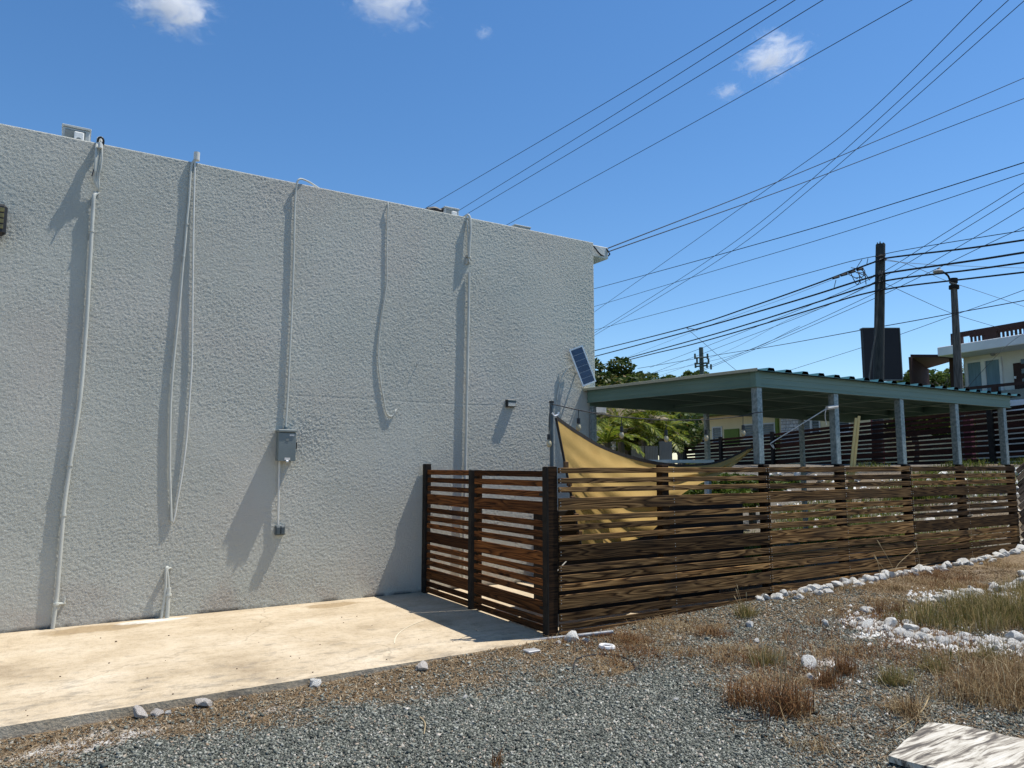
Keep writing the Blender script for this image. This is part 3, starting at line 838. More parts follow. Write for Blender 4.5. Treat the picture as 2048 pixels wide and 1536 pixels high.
nzr, nxr = SX.shape
ii = np.arange(nzr * nxr).reshape(nzr, nxr)
qd = np.stack([ii[:-1, :-1], ii[:-1, 1:], ii[1:, 1:], ii[1:, :-1]], -1).reshape(-1, 4)
bv = np.array([tuple(p) for p in wl.v], float)
SV = np.concatenate([np.stack([SX, SY, SZ], -1).reshape(-1, 3), bv])
me = bpy.data.meshes.new('front_wall')
allf = [len(q_) for q_ in wl.f]
li = np.concatenate([qd.ravel()] + [np.array(q_, int) + nzr * nxr for q_ in wl.f])
ls = np.concatenate([np.arange(len(qd)) * 4, len(qd) * 4 + np.concatenate([[0], np.cumsum(allf)[:-1]])])
me.vertices.add(len(SV)); me.vertices.foreach_set('co', SV.astype(np.float32).ravel())
me.loops.add(len(li)); me.loops.foreach_set('vertex_index', li.astype(np.int32))
me.polygons.add(len(ls)); me.polygons.foreach_set('loop_start', ls.astype(np.int32))
me.materials.append(M['stucco']); me.update(calc_edges=True)
me.polygons.foreach_set('use_smooth', np.concatenate([np.ones(len(qd), bool), np.zeros(len(allf), bool)]))
o = link('front_wall', me, -rl, bl)
part('end_wall', MB().box(WALL_X - 0.2, WALL_X - 0.003, WALL_Y + 0.2, 24, -0.3, WALL_Z - 0.003), M['stucco'], bl)
part('roof', MB().box(-13.9, WALL_X - 0.2, WALL_Y + 0.2, 24, 4.9, 5.12), M['roofing'], bl)
part('rear_wall', MB().box(-14, WALL_X - 0.004, 24, 24.2, -0.3, WALL_Z - 0.004), M['stucco'], bl)
part('side_wall', MB().box(-14, -13.8, WALL_Y + 0.2, 24, -0.3, WALL_Z - 0.005), M['stucco'], bl)
# concrete ledge sticking out at the corner under the roof
a = PY(1210, 494, WALL_Y + 0.25); b_ = PY(1210, 520, WALL_Y + 0.25)
ledge = MB().cbox(WALL_X, a.x - 0.03, WALL_Y + 0.12, WALL_Y + 1.9, b_.z - 0.02, a.z - 0.05, 0.012)
part('roof_ledge', ledge, pmat('ledge_render', (0.60, 0.60, 0.56), (0.38, 0.38, 0.34), 5, 0.9, 0.004, 30), bl)

# ---- things on the wall
def wall_pts(pl, off):
    return [PY(x, y, WALL_Y - off) for x, y in pl]

def clamp_ring(mb, p, r, along=Vector((0, 0, 1))):
    mb.tube([p - along * 0.012, p + along * 0.012], r * 1.35, 10)

# conduit at the far left: thick pipe that starts with an elbow and ends with a small branch
cA = thing('conduit', 'long thick grey pipe on the wall with an elbow at its upper end', 'pipe', PY(105, 1258, WALL_Y))
pa = wall_pts([(195, 386), (188, 392), (186, 420), (183, 470), (178, 560), (172, 660), (160, 800), (140, 930), (128, 1020), (119, 1130), (113, 1200), (105, 1258)], 0.032)
pa[0] = PY(196, 386, WALL_Y + 0.01); pa[-1].z = -0.005
part('pipe', MB().tube(spline(pa, 6), 0.021, 10), M['pvc'], cA)
for p in (PY(183, 462, WALL_Y - 0.032), PY(140, 930, WALL_Y - 0.032), PY(127, 1030, WALL_Y - 0.032)):
    cl = MB(); clamp_ring(cl, p, 0.021); part('coupling', cl, M['pvc'], cA)
br = MB().tube([PY(112, 1208, WALL_Y - 0.045), PY(126, 1207, WALL_Y - 0.03), PY(130, 1207, WALL_Y + 0.02)], 0.014, 8)
br.tube([PY(127, 1207, WALL_Y - 0.03), PY(130, 1196, WALL_Y - 0.03)], 0.012, 8)
clamp_ring(br, PY(112, 1208, WALL_Y - 0.045), 0.022)
part('branch_pipe', br, M['pvc'], cA)

# cable bundle coming over the wall top down to that elbow
cb = thing('cable_bundle', 'tangle of grey cables under a black clip at the top of the wall', 'cable', PY(199, 300, WALL_Y))
tb = MB()
for k, (dx, dy) in enumerate(((0, 0), (-5, 4), (4, 2), (-8, 8))):
    pts = [PY(199 + dx * .3, 279, WALL_Y + 0.15), PY(200 + dx * .5, 275 + dy * .3, WALL_Y + 0.02), PY(200 + dx, 300, WALL_Y - 0.05 - 0.012 * k), PY(198 + dx, 330 + dy, WALL_Y - 0.06 - 0.008 * k),
           PY(194 + dx * .9, 355, WALL_Y - 0.05), PY(197 + dx * .3, 376, WALL_Y - 0.03), PY(196, 384, WALL_Y + 0.01)]
    tb.tube(spline(pts, 6), 0.011 + 0.002 * (k % 2), 7)
part('cable', tb, M['pvc'], cb)
part('clip', MB().tube(spline([PY(195, 288, WALL_Y - 0.03), PY(197, 277, WALL_Y - 0.05), PY(203, 275, WALL_Y - 0.06), PY(207, 281, WALL_Y - 0.05), PY(206, 290, WALL_Y - 0.03)], 5), 0.012, 8), M['black'], cb)
part('cable_end', MB().tube([PY(200, 285, WALL_Y - 0.11), PY(200.5, 296, WALL_Y - 0.11)], 0.02, 8).tube([PY(200, 291, WALL_Y - 0.09), PY(200, 296, WALL_Y - 0.09)], 0.023, 8), M['white_pipe'], cb)
part('loose_strand', MB().tube(spline([PY(192, 330, WALL_Y - 0.06), PY(186, 344, WALL_Y - 0.09), PY(184, 352, WALL_Y - 0.10)], 4), 0.007, 6), M['black'], cb)

# white capped pipe with its thin partner
cB = thing('conduit', 'straight pale pipe with a white cap standing above the wall top', 'pipe', PY(345, 1045, WALL_Y))
pb = wall_pts([(390, 318), (389, 360), (387, 450), (386, 540), (385, 620), (384, 720), (379, 800), (373, 880), (364, 950), (355, 1000), (350, 1030), (346, 1045)], 0.022)
part('pipe', MB().tube(spline(pb, 5), 0.011, 8), M['white_pipe'], cB)
part('cap', MB().tube([PY(393, 321, WALL_Y - 0.02), PY(394, 305, WALL_Y - 0.02)], 0.036, 14), M['white_pipe'], cB)
cB2 = thing('conduit', 'thin pipe slanting down beside the white capped pipe to the same point', 'pipe', PY(343, 1045, WALL_Y))
pb2 = wall_pts([(389, 320), (384, 328), (381, 350), (378, 400), (374, 440), (370, 490), (365, 540), (360, 600), (354, 660), (347, 730), (342, 800), (340, 880), (340, 950), (342, 1010), (343, 1043)], 0.022)
part('pipe', MB().tube(spline(pb2, 5), 0.014, 8), M['pvc'], cB2)
for p in (PY(374, 448, WALL_Y - 0.022), PY(367, 512, WALL_Y - 0.022)):
    cl = MB(); clamp_ring(cl, p, 0.014); part('coupling', cl, M['pvc'], cB2)

# conduit to the grey switch box
cC = thing('conduit', 'slim white pipe bending over the wall top and down into the grey box', 'pipe', PY(570, 856, WALL_Y))
pc = [PY(640, 378, WALL_Y + 0.35), PY(625, 368, WALL_Y + 0.12), PY(612, 361, WALL_Y + 0.02), PY(600, 358, WALL_Y - 0.03), PY(594, 366, WALL_Y - 0.035)] + wall_pts([(591, 390), (589, 440), (588, 500), (586, 560), (583, 640), (579, 720), (575, 800), (571, 858)], 0.024)
part('pipe', MB().tube(spline(pc, 6), 0.013, 8), M['pvc'], cC)

sb = thing('switch_box', 'grey metal electrical switch box with a hinged lid and side lever', 'electrical box', PY(571, 920, WALL_Y))
bx0, bx1 = 2.345, 2.555
bz0, bz1 = 1.815, 2.20
part('body', MB().cbox(bx0, bx1, WALL_Y - 0.135, WALL_Y + 0.002, bz0, bz1, 0.006), M['grey_box'], sb)
part('lid', MB().cbox(bx0 - 0.008, bx1 + 0.004, WALL_Y - 0.155, WALL_Y - 0.137, bz0 - 0.004, bz1 - 0.03, 0.005), M['grey_box'], sb)
part('rain_hood', MB().cbox(bx0 - 0.015, bx1 + 0.012, WALL_Y - 0.17, WALL_Y - 0.002, bz1 - 0.022, bz1 + 0.012, 0.008), M['grey_box'], sb)
part('hub', MB().cyl((2.455, WALL_Y - 0.04, bz1 + 0.01), (2.455, WALL_Y - 0.04, bz1 + 0.05), 0.03, 12), M['grey_box'], sb)
part('lever', MB().cbox(bx1 + 0.002, bx1 + 0.035, WALL_Y - 0.10, WALL_Y - 0.06, 1.97, 2.06, 0.006), M['black'], sb)
part('emblem', MB().cyl((2.45, WALL_Y - 0.1565, 2.085), (2.45, WALL_Y - 0.159, 2.085), 0.022, 16), M['ac_dark'], sb)
part('label_sticker', MB().box(2.475, 2.535, WALL_Y - 0.1575, WALL_Y - 0.1545, 2.13, 2.15), M['sticker'], sb)
part('warning_sticker', MB().box(2.42, 2.49, WALL_Y - 0.1575, WALL_Y - 0.1545, 1.825, 1.855), M['sticker'], sb)
part('latch', MB().cbox(2.44, 2.47, WALL_Y - 0.165, WALL_Y - 0.138, bz0 - 0.018, bz0 + 0.008, 0.004), M['alu'], sb)

cC2 = thing('conduit', 'short straight pipe between the grey switch box and the twin outlet', 'pipe', PY(556, 1045, WALL_Y))
part('pipe', MB().tube(spline(wall_pts([(559, 922), (558, 960), (557, 1005), (556, 1050)], 0.035), 4), 0.013, 8), M['white_pipe'], cC2)
jb = thing('outlet_box', 'small dark grey twin outlet box below the switch box', 'electrical box', PY(557, 1060, WALL_Y))
jx, jz = 2.42, 0.94
part('body', MB().cbox(jx - 0.055, jx + 0.062, WALL_Y - 0.06, WALL_Y + 0.002, jz - 0.058, jz + 0.062, 0.006), M['junction'], jb)
for s in (-1, 1):
    part('cover', MB().cbox(jx + 0.003 + s * 0.028 - 0.024, jx + 0.003 + s * 0.028 + 0.024, WALL_Y - 0.085, WALL_Y - 0.061, jz - 0.045, jz + 0.05, 0.006), M['junction'], jb)

# thin cable with a hook
tc = MB().tube(spline([PY(775, 405, WALL_Y + 0.1)] + wall_pts([(776, 408), (775, 440), (774, 500), (774, 560), (770, 590), (764, 630), (758, 680), (757, 720), (761, 760), (768, 800), (772, 822), (778, 832), (786, 831), (791, 822)], 0.016) + [PY(792, 818, WALL_Y + 0.02)], 5), 0.009, 7)
solo('wall_cable', tc, M['pvc'], 'thin painted cable hanging loosely and ending in an upturned hook', 'cable')
nl = MB().tube([PY(834, 729, WALL_Y + 0.02), PY(834, 729, WALL_Y - 0.04)], 0.006, 6)
solo('wall_nail', nl, M['cable_black'], 'tiny nail sticking out of the wall beside the hooked cable', 'nail')

# vertical pipe above the slatted fence
cE = thing('conduit', 'straight pale pipe running down behind the short slatted fence', 'pipe', PY(928, 1100, WALL_Y))
pe = [PY(930, 433, WALL_Y + 0.10), PY(936, 430, WALL_Y - 0.01), PY(940, 438, WALL_Y - 0.04), PY(941, 465, WALL_Y - 0.05)] + wall_pts([(939, 490), (938, 515)], 0.05)
part('upper_cable', MB().tube(spline(pe, 6), 0.021, 8).tube(spline(wall_pts([(934, 440), (936, 480), (936, 505), (939, 525)], 0.04), 5), 0.012, 7), M['pvc'], cE)
pe2 = wall_pts([(937, 520), (938, 560)], 0.04)
pe3 = [PY(x, y, WALL_Y - 0.035) for x, y in ((938, 545), (937, 620), (935, 720), (933, 820), (931, 930), (928, 1050), (926, 1150))]
pe3.append(Vector((pe3[-1].x, WALL_Y - 0.035, 0.0)))
part('pipe', MB().tube(spline(pe3, 4), 0.021, 10), M['pvc'], cE)
cp = MB()
for i in range(9):
    a = PY(936 + random.uniform(-4, 9), 515 + random.uniform(-6, 14), WALL_Y - 0.012)
    cp.sphere(a, random.uniform(0.018, 0.035), 7, 5, (1, 0.7, 1.2))
part('mortar_patch', cp, M['stucco'], cE)

# stub of two short pipes at the wall's foot
cS = thing('pipe_stub', 'pair of short pale pipes coming out of the slab against the wall', 'pipe', (1.12, WALL_Y, 0))
p1 = PY(329, 1240, WALL_Y - 0.05)
s1 = spline([Vector((p1.x - 0.035, WALL_Y - 0.05, -0.01)), PY(331, 1180, WALL_Y - 0.05), PY(332, 1142, WALL_Y - 0.05), PY(334, 1135, WALL_Y - 0.04), PY(336, 1135, WALL_Y + 0.02)], 6)
part('pipe', MB().tube(s1, 0.016, 8), M['pvc'], cS)
s2 = [Vector((p1.x + 0.025, WALL_Y - 0.055, -0.01)), Vector((p1.x + 0.03, WALL_Y - 0.055, 0.34))]
mb = MB().tube(s2, 0.024, 10); clamp_ring(mb, s2[1] - Vector((0, 0, 0.08)), 0.025)
part('thick_pipe', mb, M['pvc'], cS)
part('bent_cable', MB().tube(spline([s2[1], PY(336, 1150, WALL_Y - 0.05), PY(335, 1140, WALL_Y - 0.045), PY(340, 1136, WALL_Y - 0.03), PY(343, 1138, WALL_Y + 0.02)], 5), 0.011, 7), M['pvc'], cS)

# small solar wall lamp
sl_ = thing('wall_lamp', 'small black solar lamp with a pale lens on the wall', 'wall light', (5.855, WALL_Y, 2.7))
part('body', MB().cbox(5.775, 5.935, WALL_Y - 0.06, WALL_Y + 0.002, 2.65, 2.765, 0.008), M['black'], sl_)
part('lens', MB().cbox(5.79, 5.92, WALL_Y - 0.072, WALL_Y - 0.061, 2.66, 2.72, 0.004), M['lens'], sl_)
part('solar_top', MB().box(5.785, 5.925, WALL_Y - 0.075, WALL_Y - 0.0585, 2.73, 2.755), M['glass_dark'], sl_)

# floodlight cut by the photo's edge
fl = thing('floodlight', 'black floodlight with yellow lamps high on the wall', 'floodlight', (-0.75, WALL_Y, 4.4))
part('bracket', MB().box(-0.80, -0.70, WALL_Y - 0.05, WALL_Y + 0.002, 4.15, 4.24).box(-0.77, -0.73, WALL_Y - 0.12, WALL_Y - 0.05, 4.16, 4.20), M['black_metal'], fl)
part('housing', MB().cbox(-0.97, -0.645, WALL_Y - 0.16, WALL_Y - 0.06, 4.235, 4.58, 0.03), M['black'], fl)
lens = MB()
for i in range(3):
    for j in range(4):
        lens.cbox(-0.90 + i * 0.085, -0.84 + i * 0.085, WALL_Y - 0.168, WALL_Y - 0.161, 4.30 + j * 0.062, 4.345 + j * 0.062, 0.003)
part('lamp_cell', lens, M['led'], fl, kind='stuff')

# solar panel on a bracket near the corner
c0, c1, c2, c3 = PY(1138, 700, WALL_Y - 0.07), PY(1165, 690, WALL_Y - 0.13), PY(1200, 760, WALL_Y - 0.21), PY(1173, 770, WALL_Y - 0.15)
sp = thing('solar_panel', 'tilted blue solar panel in a white frame at the wall corner', 'solar panel', (c0 + c2) / 2)
ux = (c1 - c0).normalized(); ul = (c3 - c0); ul = (ul - ux * ul.dot(ux)).normalized(); un = ux.cross(ul).normalized()
if un.y > 0: un = -un
WW, LL = (c1 - c0).length, (c3 - c0).length
pm = Matrix((ux, ul, un)).transposed().to_4x4(); pm.translation = c0
fb = 0.022
fm = MB()
fm.box(0, WW, 0, fb, -0.025, 0.003, pm).box(0, WW, LL - fb, LL, -0.025, 0.003, pm).box(0, fb, fb, LL - fb, -0.025, 0.003, pm).box(WW - fb, WW, fb, LL - fb, -0.025, 0.003, pm)
part('frame', fm, M['alu'], sp)
part('backsheet', MB().box(fb, WW - fb, fb, LL - fb, -0.018, -0.006, pm), M['cell_back'], sp)
nr = 6
ch = (LL - 2 * fb) / nr
for i in range(nr):
    part('cell', MB().box(fb + 0.003, WW - fb - 0.003, fb + i * ch + 0.004, fb + (i + 1) * ch - 0.004, -0.005, -0.002, pm), M['cell'], sp)
mid = pm @ Vector((WW / 2, LL / 2, -0.02))
part('bracket_arm', MB().tube([mid, Vector((mid.x - 0.05, WALL_Y, mid.z - 0.1))], 0.014, 8).tube([pm @ Vector((WW / 2, LL * .9, -0.02)), Vector((mid.x + .1, WALL_Y, mid.z - 0.35))], 0.012, 8), M['alu'], sp)
part('lead', MB().tube(spline([pm @ Vector((0.03, LL * .42, -0.02)), PY(1142, 732, WALL_Y - 0.04), PY(1127, 748, WALL_Y - 0.03), PY(1118, 775, WALL_Y - 0.02), PY(1114, 800, WALL_Y - 0.015)], 6), 0.008, 6), M['pvc'], sp)

# ---- roof units
def ac_unit(px0, px1, ptop, y, depth, h, label, cover):
    a, b = PY(px0, ptop, y), PY(px1, ptop, y)
    x0, x1, zt = a.x, b.x, a.z
    t = thing('air_conditioner', label, 'air conditioner', ((x0 + x1) / 2, y + depth / 2, 5.12), 'air conditioning units on the roof')
    wv = x1 - x0
    part('casing', MB().cbox(x0, x1, y, y + depth, zt - h, zt - 0.03, 0.012), M['ac_grey'], t)
    part('top_plate', MB().cbox(x0 - 0.012, x1 + 0.012, y - 0.012, y + depth + 0.012, zt - 0.029, zt, 0.006), M['ac_grey'], t)
    part('side_panel', MB().box(x0 + 0.03 * wv / .3, x1 - 0.05 * wv / .3, y - 0.006, y - 0.001, zt - h + 0.05, zt - 0.06), M['ac_dark'], t)
    cv = MB().cbox(x0 + wv * .42, x0 + wv * .78, y - 0.06, y - 0.007, zt - (0.5 if cover else 0.3), zt - (0.09 if cover else 0.1), 0.012)
    co = part('service_cover', cv, M['ac_white'], t)
    part('handle', MB().cyl((x0 + wv * .6, y - 0.0605, zt - 0.2), (x0 + wv * .6, y - 0.064, zt - 0.2), 0.03, 12), M['ac_dark'], co)
    part('foot', MB().box(x0 + 0.02, x1 - 0.02, y + 0.1, y + 0.15, 5.12, zt - h), M['ac_dark'], t)
    part('foot', MB().box(x0 + 0.02, x1 - 0.02, y + depth - 0.15, y + depth - 0.1, 5.12, zt - h), M['ac_dark'], t)
    return t
ac_unit(126, 182, 247, 10.9, 0.8, 0.62, 'grey roof air conditioner with a round handle on its white cover', True)
ac_unit(890, 918, 412, 12.6, 0.8, 0.55, 'grey roof air conditioner beside a black lump of pipe insulation', True)
ac_unit(1030, 1061, 448, 13.2, 0.8, 0.55, 'low grey roof air conditioner near the corner of the building', False)
blk = MB()
a = PY(880, 421, 12.7)
blk.tube(spline([a + Vector((-.28, 0, -.03)), a + Vector((-.12, 0, .02)), a + Vector((0, 0, .0)), a + Vector((.12, 0, .03)), a + Vector((.16, .1, -.2))], 5), [0.04] * 21, 8)
blk.tube(spline([a + Vector((-.25, .05, -.05)), a + Vector((-.05, .05, -.03)), a + Vector((.14, .05, -.05)), a + Vector((.16, .1, -.3))], 5), 0.045, 8)
blk.tube([a + Vector((.16, .1, -.2)), Vector((a.x + .16, a.y + .1, 5.12))], 0.04, 8)
solo('insulated_pipe', blk, M['black'], 'black insulated pipe lump beside a roof air conditioner', 'pipe')

# ================================================================== SLATTED FENCES
SLAT = {}
def slat(parent, name, L, H, T, mat, loc, rotz=0.0, tilt=0.0, roll=0.0):
    key = (round(L, 2), round(H, 3), round(T, 3), mat.name)
    if key not in SLAT:
        SLAT[key] = MB().cbox(-L / 2, L / 2, -T / 2, T / 2, -H / 2, H / 2, 0.0035).mesh('slat', mat)
    o = link(name, SLAT[key], Vector(loc) - root_loc(parent), parent, (roll, tilt, rotz))
    return o

ROWS = [(1.671, 1.729), (1.564, 1.619), (1.464, 1.519), (1.283, 1.410), (1.172, 1.231), (1.066, 1.126), (0.957, 1.017), (0.755, 0.915), (0.641, 0.711), (0.540, 0.612),
        (0.447, 0.512), (0.272, 0.412), (0.150, 0.228), (0.050, 0.112), (-0.06, 0.034)]
GROWS = [(1.630, 1.695), (1.526, 1.591), (1.408, 1.474), (1.224, 1.362), (1.105, 1.170), (0.996, 1.061), (0.889, 0.954), (0.700, 0.838), (0.598, 0.664), (0.491, 0.556),
         (0.382, 0.448), (0.196, 0.334), (0.098, 0.163), (0.018, 0.083)]

def screws(parent, pts, axis='y'):
    m = MB()
    for p in pts:
        d = Vector((0, -0.003, 0)) if axis == 'y' else Vector((-0.003, 0, 0))
        m.tube([p, p + d], 0.0055, 6)
    part('screw', m, M['screw'], parent, kind='stuff')

GX = 4.44
# fixed panel next to the wall
fp = thing('slatted_fence', 'narrow panel of reddish brown slats between the wall and the gate', 'fence', (GX, 9.0, 0))
part('post', MB().cbox(GX - 0.045, GX + 0.045, WALL_Y - 0.115, WALL_Y - 0.02, -0.01, 1.78, 0.005), M['black_metal'], fp)
part('post', MB().cbox(GX - 0.045, GX + 0.045, 8.09, 8.18, -0.01, 1.70, 0.005), M['black_metal'], fp)
sc = []
for z0, z1 in GROWS:
    L = 9.455 - 8.19
    slat(fp, 'slat', L, z1 - z0 + random.uniform(-.002, .002), 0.027, M['slat_red'], (GX + random.uniform(-.003, .003), (9.455 + 8.19) / 2, (z0 + z1) / 2 + random.uniform(-.004, .004)), math.pi / 2, random.uniform(-.002, .002))
# gate
gt = thing('gate', 'wide slatted wooden gate of reddish brown boards beside the corner post', 'gate', (GX, 7.3, 0))
for z0, z1 in GROWS:
    y0, y1 = 6.50, 8.06
    slat(gt, 'slat', y1 - y0, z1 - z0 + random.uniform(-.002, .002), 0.027, M['slat_red'], (GX - 0.01 + random.uniform(-.003, .003), (y0 + y1) / 2, (z0 + z1) / 2 + random.uniform(-.004, .004) + 0.004), math.pi / 2, random.uniform(-.003, .003))
    sc += [Vector((GX - 0.027, y0 + 0.02, (z0 + z1) / 2 + 0.015)), Vector((GX - 0.027, y0 + 0.02, (z0 + z1) / 2 - 0.015))]
part('stile', MB().cbox(GX + 0.006, GX + 0.045, 7.98, 8.06, 0.02, 1.70, 0.004), M['post'], gt)
part('stile', MB().cbox(GX + 0.006, GX + 0.045, 6.505, 6.58, 0.02, 1.70, 0.004), M['post'], gt)
screws(gt, sc, 'x')
for hz in (1.43, 0.25):
    part('hinge', MB().cbox(GX - 0.032, GX - 0.028, 6.46, 6.60, hz, hz + 0.03, 0.001), M['black_metal'], gt)

# long fence
lf = thing('slatted_fence', 'long weathered brown fence of horizontal boards in front of the carport', 'fence', (9.4, FENCE_Y, 0))
part('corner_post', MB().cbox(GX - 0.05, GX + 0.07, FENCE_Y - 0.05, FENCE_Y + 0.045, -0.12, 1.745, 0.006), M['post'], lf, 'black brown corner post')
part('metal_post', MB().cbox(GX - 0.072, GX - 0.051, FENCE_Y - 0.06, FENCE_Y + 0.03, -0.12, 1.74, 0.003), M['black_metal'], lf)
SEG = [(GX + 0.075, 7.82), (7.828, 11.10), (11.108, 14.36)]
sc = []
rs = random.Random(5)
for si, (x0, x1) in enumerate(SEG):
    for (z0, z1) in ROWS:
        if z1 < gz((x0 + x1) / 2, FENCE_Y - 0.1) - 0.03: continue
        dz_ = rs.uniform(-.006, .006) + (0.028 if si and z0 < 0 else 0)
        slat(lf, 'board', x1 - x0, z1 - z0 + (0.002 if si == 0 else 0.014), 0.02, M['slat_brown'], ((x0 + x1) / 2, FENCE_Y - 0.058 + rs.uniform(-.003, .003), (z0 + z1) / 2 + dz_), 0, rs.uniform(-.0012, .0012), rs.uniform(-.03, .03))
        for xs in (x0 + 0.02, x1 - 0.02, (x0 + x1) / 2):
            sc += [Vector((xs, FENCE_Y - 0.0685, (z0 + z1) / 2 + 0.016)), Vector((xs + .002, FENCE_Y - 0.0685, (z0 + z1) / 2 - 0.016))]
screws(lf, sc)
for xp in (6.06, 7.84, 9.44, 11.10, 12.66, 14.33):
    part('post', MB().cbox(xp - 0.055, xp + 0.055, FENCE_Y - 0.046, FENCE_Y + 0.055, gz(xp, FENCE_Y) - 0.2, 1.765, 0.006), M['post'], lf)
# short return of the fence climbing the bank at the far end
rf = thing('slatted_fence', 'short fence return with boards slanting steeply up the bank', 'fence', (14.5, FENCE_Y, 0))
rd_ = Vector((0.93, -0.36, 0)).normalized()
for k in range(12):
    z = 1.64 - k * 0.125
    Lr = 2.0
    slope = 0.72
    ctr = Vector((14.42, FENCE_Y - 0.06, z)) + rd_ * (Lr / 2) + Vector((0, 0, slope * Lr / 2))
    d3 = Vector((rd_.x, rd_.y, slope)).normalized()
    nrm = Vector((rd_.y, -rd_.x, 0)).normalized()
    up = nrm.cross(d3); 
    if up.z < 0: up = -up; 
    R = Matrix((d3, up.cross(d3), up)).transposed()
    Hh = 0.085 if k % 4 != 3 else 0.13
    key = ('ret', Hh)
    if key not in SLAT:
        SLAT[key] = MB().cbox(-1.22, 1.22, -0.01, 0.01, -Hh / 2, Hh / 2, 0.0035).mesh('slat', M['slat_pale'])
    link('board', SLAT[key], ctr - root_loc(rf), rf, R.to_euler())
for s in (0.75, 1.75):
    p = Vector((14.42, FENCE_Y, 0)) + rd_ * s + Vector((0.02, 0.05, 0))
    part('post', MB().cbox(p.x - .045, p.x + .045, p.y - .0, p.y + .09, 0.0, 1.72 + 0.72 * s, 0.005), M['post'], rf)

# slim pole at the corner with sail and string lights
cpole = thing('slim_pole', 'slim grey metal pole with a hook rising beside the fence corner', 'pole', (4.50, 6.52, 0))
ptop = PY(1103, 806, 6.52)
part('tube', MB().tube([Vector((ptop.x, 6.52, -0.02)), ptop], 0.023, 10), M['junction'], cpole)
part('cap', MB().tube([ptop, ptop + Vector((0, 0, 0.02))], 0.028, 10), M['black'], cpole)
part('hook', MB().tube(spline([PY(1104, 826, 6.50), PY(1109, 832, 6.50), PY(1116, 829, 6.50), PY(1117, 824, 6.5)], 5), 0.010, 7), M['alu'], cpole)

# ================================================================== SHADE SAIL
sa = thing('shade_sail', 'tan triangular shade sail with black edging sagging behind the fence', 'shade sail', PY(1113, 835, 6.62))
def curve_px(pl, n):
    pts = [Vector((a, b, c)) for a, b, c in pl]
    s = spline(pts, 12)
    d = [0]
    for a, b in zip(s[:-1], s[1:]): d.append(d[-1] + (b - a).length)
    out = []
    j = 0
    for i in range(n + 1):
        t = d[-1] * i / n
        while j < len(d) - 2 and d[j + 1] < t: j += 1
        f = (t - d[j]) / max(d[j + 1] - d[j], 1e-9)
        out.append(s[j].lerp(s[j + 1], f))
    return out
NU, NV = 46, 22
topc = curve_px([(1113, 836, 6.60), (1150, 862, 6.90), (1200, 892, 7.25), (1260, 914, 7.40), (1330, 929, 7.30), (1400, 931, 7.05), (1450, 921, 6.85), (1505, 893, 6.56)], NU)
botc = curve_px([(1163, 1090, 6.62), (1220, 1085, 6.65), (1285, 1074, 6.68), (1325, 1040, 6.72), (1345, 1005, 6.66), (1385, 975, 6.62), (1455, 940, 6.58), (1505, 899, 6.56)], NU)
V = []
for j in range(NV + 1):
    v = j / NV
    for i in range(NU + 1):
        u = i / NU
        a = topc[i].lerp(botc[i], v)
        fold = 0.05 * math.sin(u * 16 + v * 5) * math.sin(math.pi * v) * (1 - u) + 0.06 * math.sin(v * 7 + u * 3) * math.sin(math.pi * u)
        fold += 0.10 * math.sin(11 * v / (u + .25)) * (u ** .5) * (1 - u)
        fold += 0.03 * mnoise.noise(Vector((u * 9, v * 5, 2)))
        V.append(PY(a.x, a.y, a.z + fold * math.sin(math.pi * min(1, v * 4) / 2)))
fs = [(j * (NU + 1) + i, j * (NU + 1) + i + 1, (j + 1) * (NU + 1) + i + 1, (j + 1) * (NU + 1) + i) for j in range(NV) for i in range(NU)]
cm = MB().add(V, fs); cm.smooth = True
part('cloth', cm, M['sail'], sa)
tr_ = MB()
tp = [V[i] for i in range(NU + 1)]
for a, b in zip(tp[:-1], tp[1:]): pass
edge = MB()
e0 = [p + Vector((0, 0, 0.022)) for p in tp]; e1 = [p - Vector((0, 0, 0.022)) for p in tp]
n_ = len(tp)
yo = Vector((0, -0.008, 0)); yb = Vector((0, 0.006, 0))
edge.add([p + yo for p in e0] + [p + yo for p in e1] + [p + yb for p in e0] + [p + yb for p in e1],
         [(i, i + 1, n_ + i + 1, n_ + i) for i in range(n_ - 1)] + [(2 * n_ + i, 3 * n_ + i, 3 * n_ + i + 1, 2 * n_ + i + 1) for i in range(n_ - 1)] +
         [(i, 2 * n_ + i, 2 * n_ + i + 1, i + 1) for i in range(n_ - 1)] + [(n_ + i, n_ + i + 1, 3 * n_ + i + 1, 3 * n_ + i) for i in range(n_ - 1)])
part('edging', edge, M['tan_trim'], sa)
lp = [V[j * (NU + 1)] for j in range(NV + 1)]
part('side_webbing', MB().tube([p + Vector((-0.012, -0.006, 0)) for p in lp], 0.014, 6), M['tan_trim'], sa)
st = MB()
for j in range(8, 22, 3):
    p = lp[j]
    st.cbox(p.x - 0.03, p.x + 0.03, p.y - 0.02, p.y + 0.01, p.z - 0.05, p.z + 0.03, 0.005)
part('strap', st, M['strap'], sa)
part('tie', MB().tube([ptop + Vector((0.01, 0, -0.08)), V[0]], 0.006, 6), M['rope'], sa)
bp_ = PY(1513, 888, 6.50)
part('tie_strap', MB().tube([V[NU], bp_], 0.008, 6), M['strap'], sa)
part('corner_rope', MB().tube([V[NV * (NU + 1)], Vector((GX + 0.06, 6.55, 0.55))], 0.006, 6), M['rope'], sa)

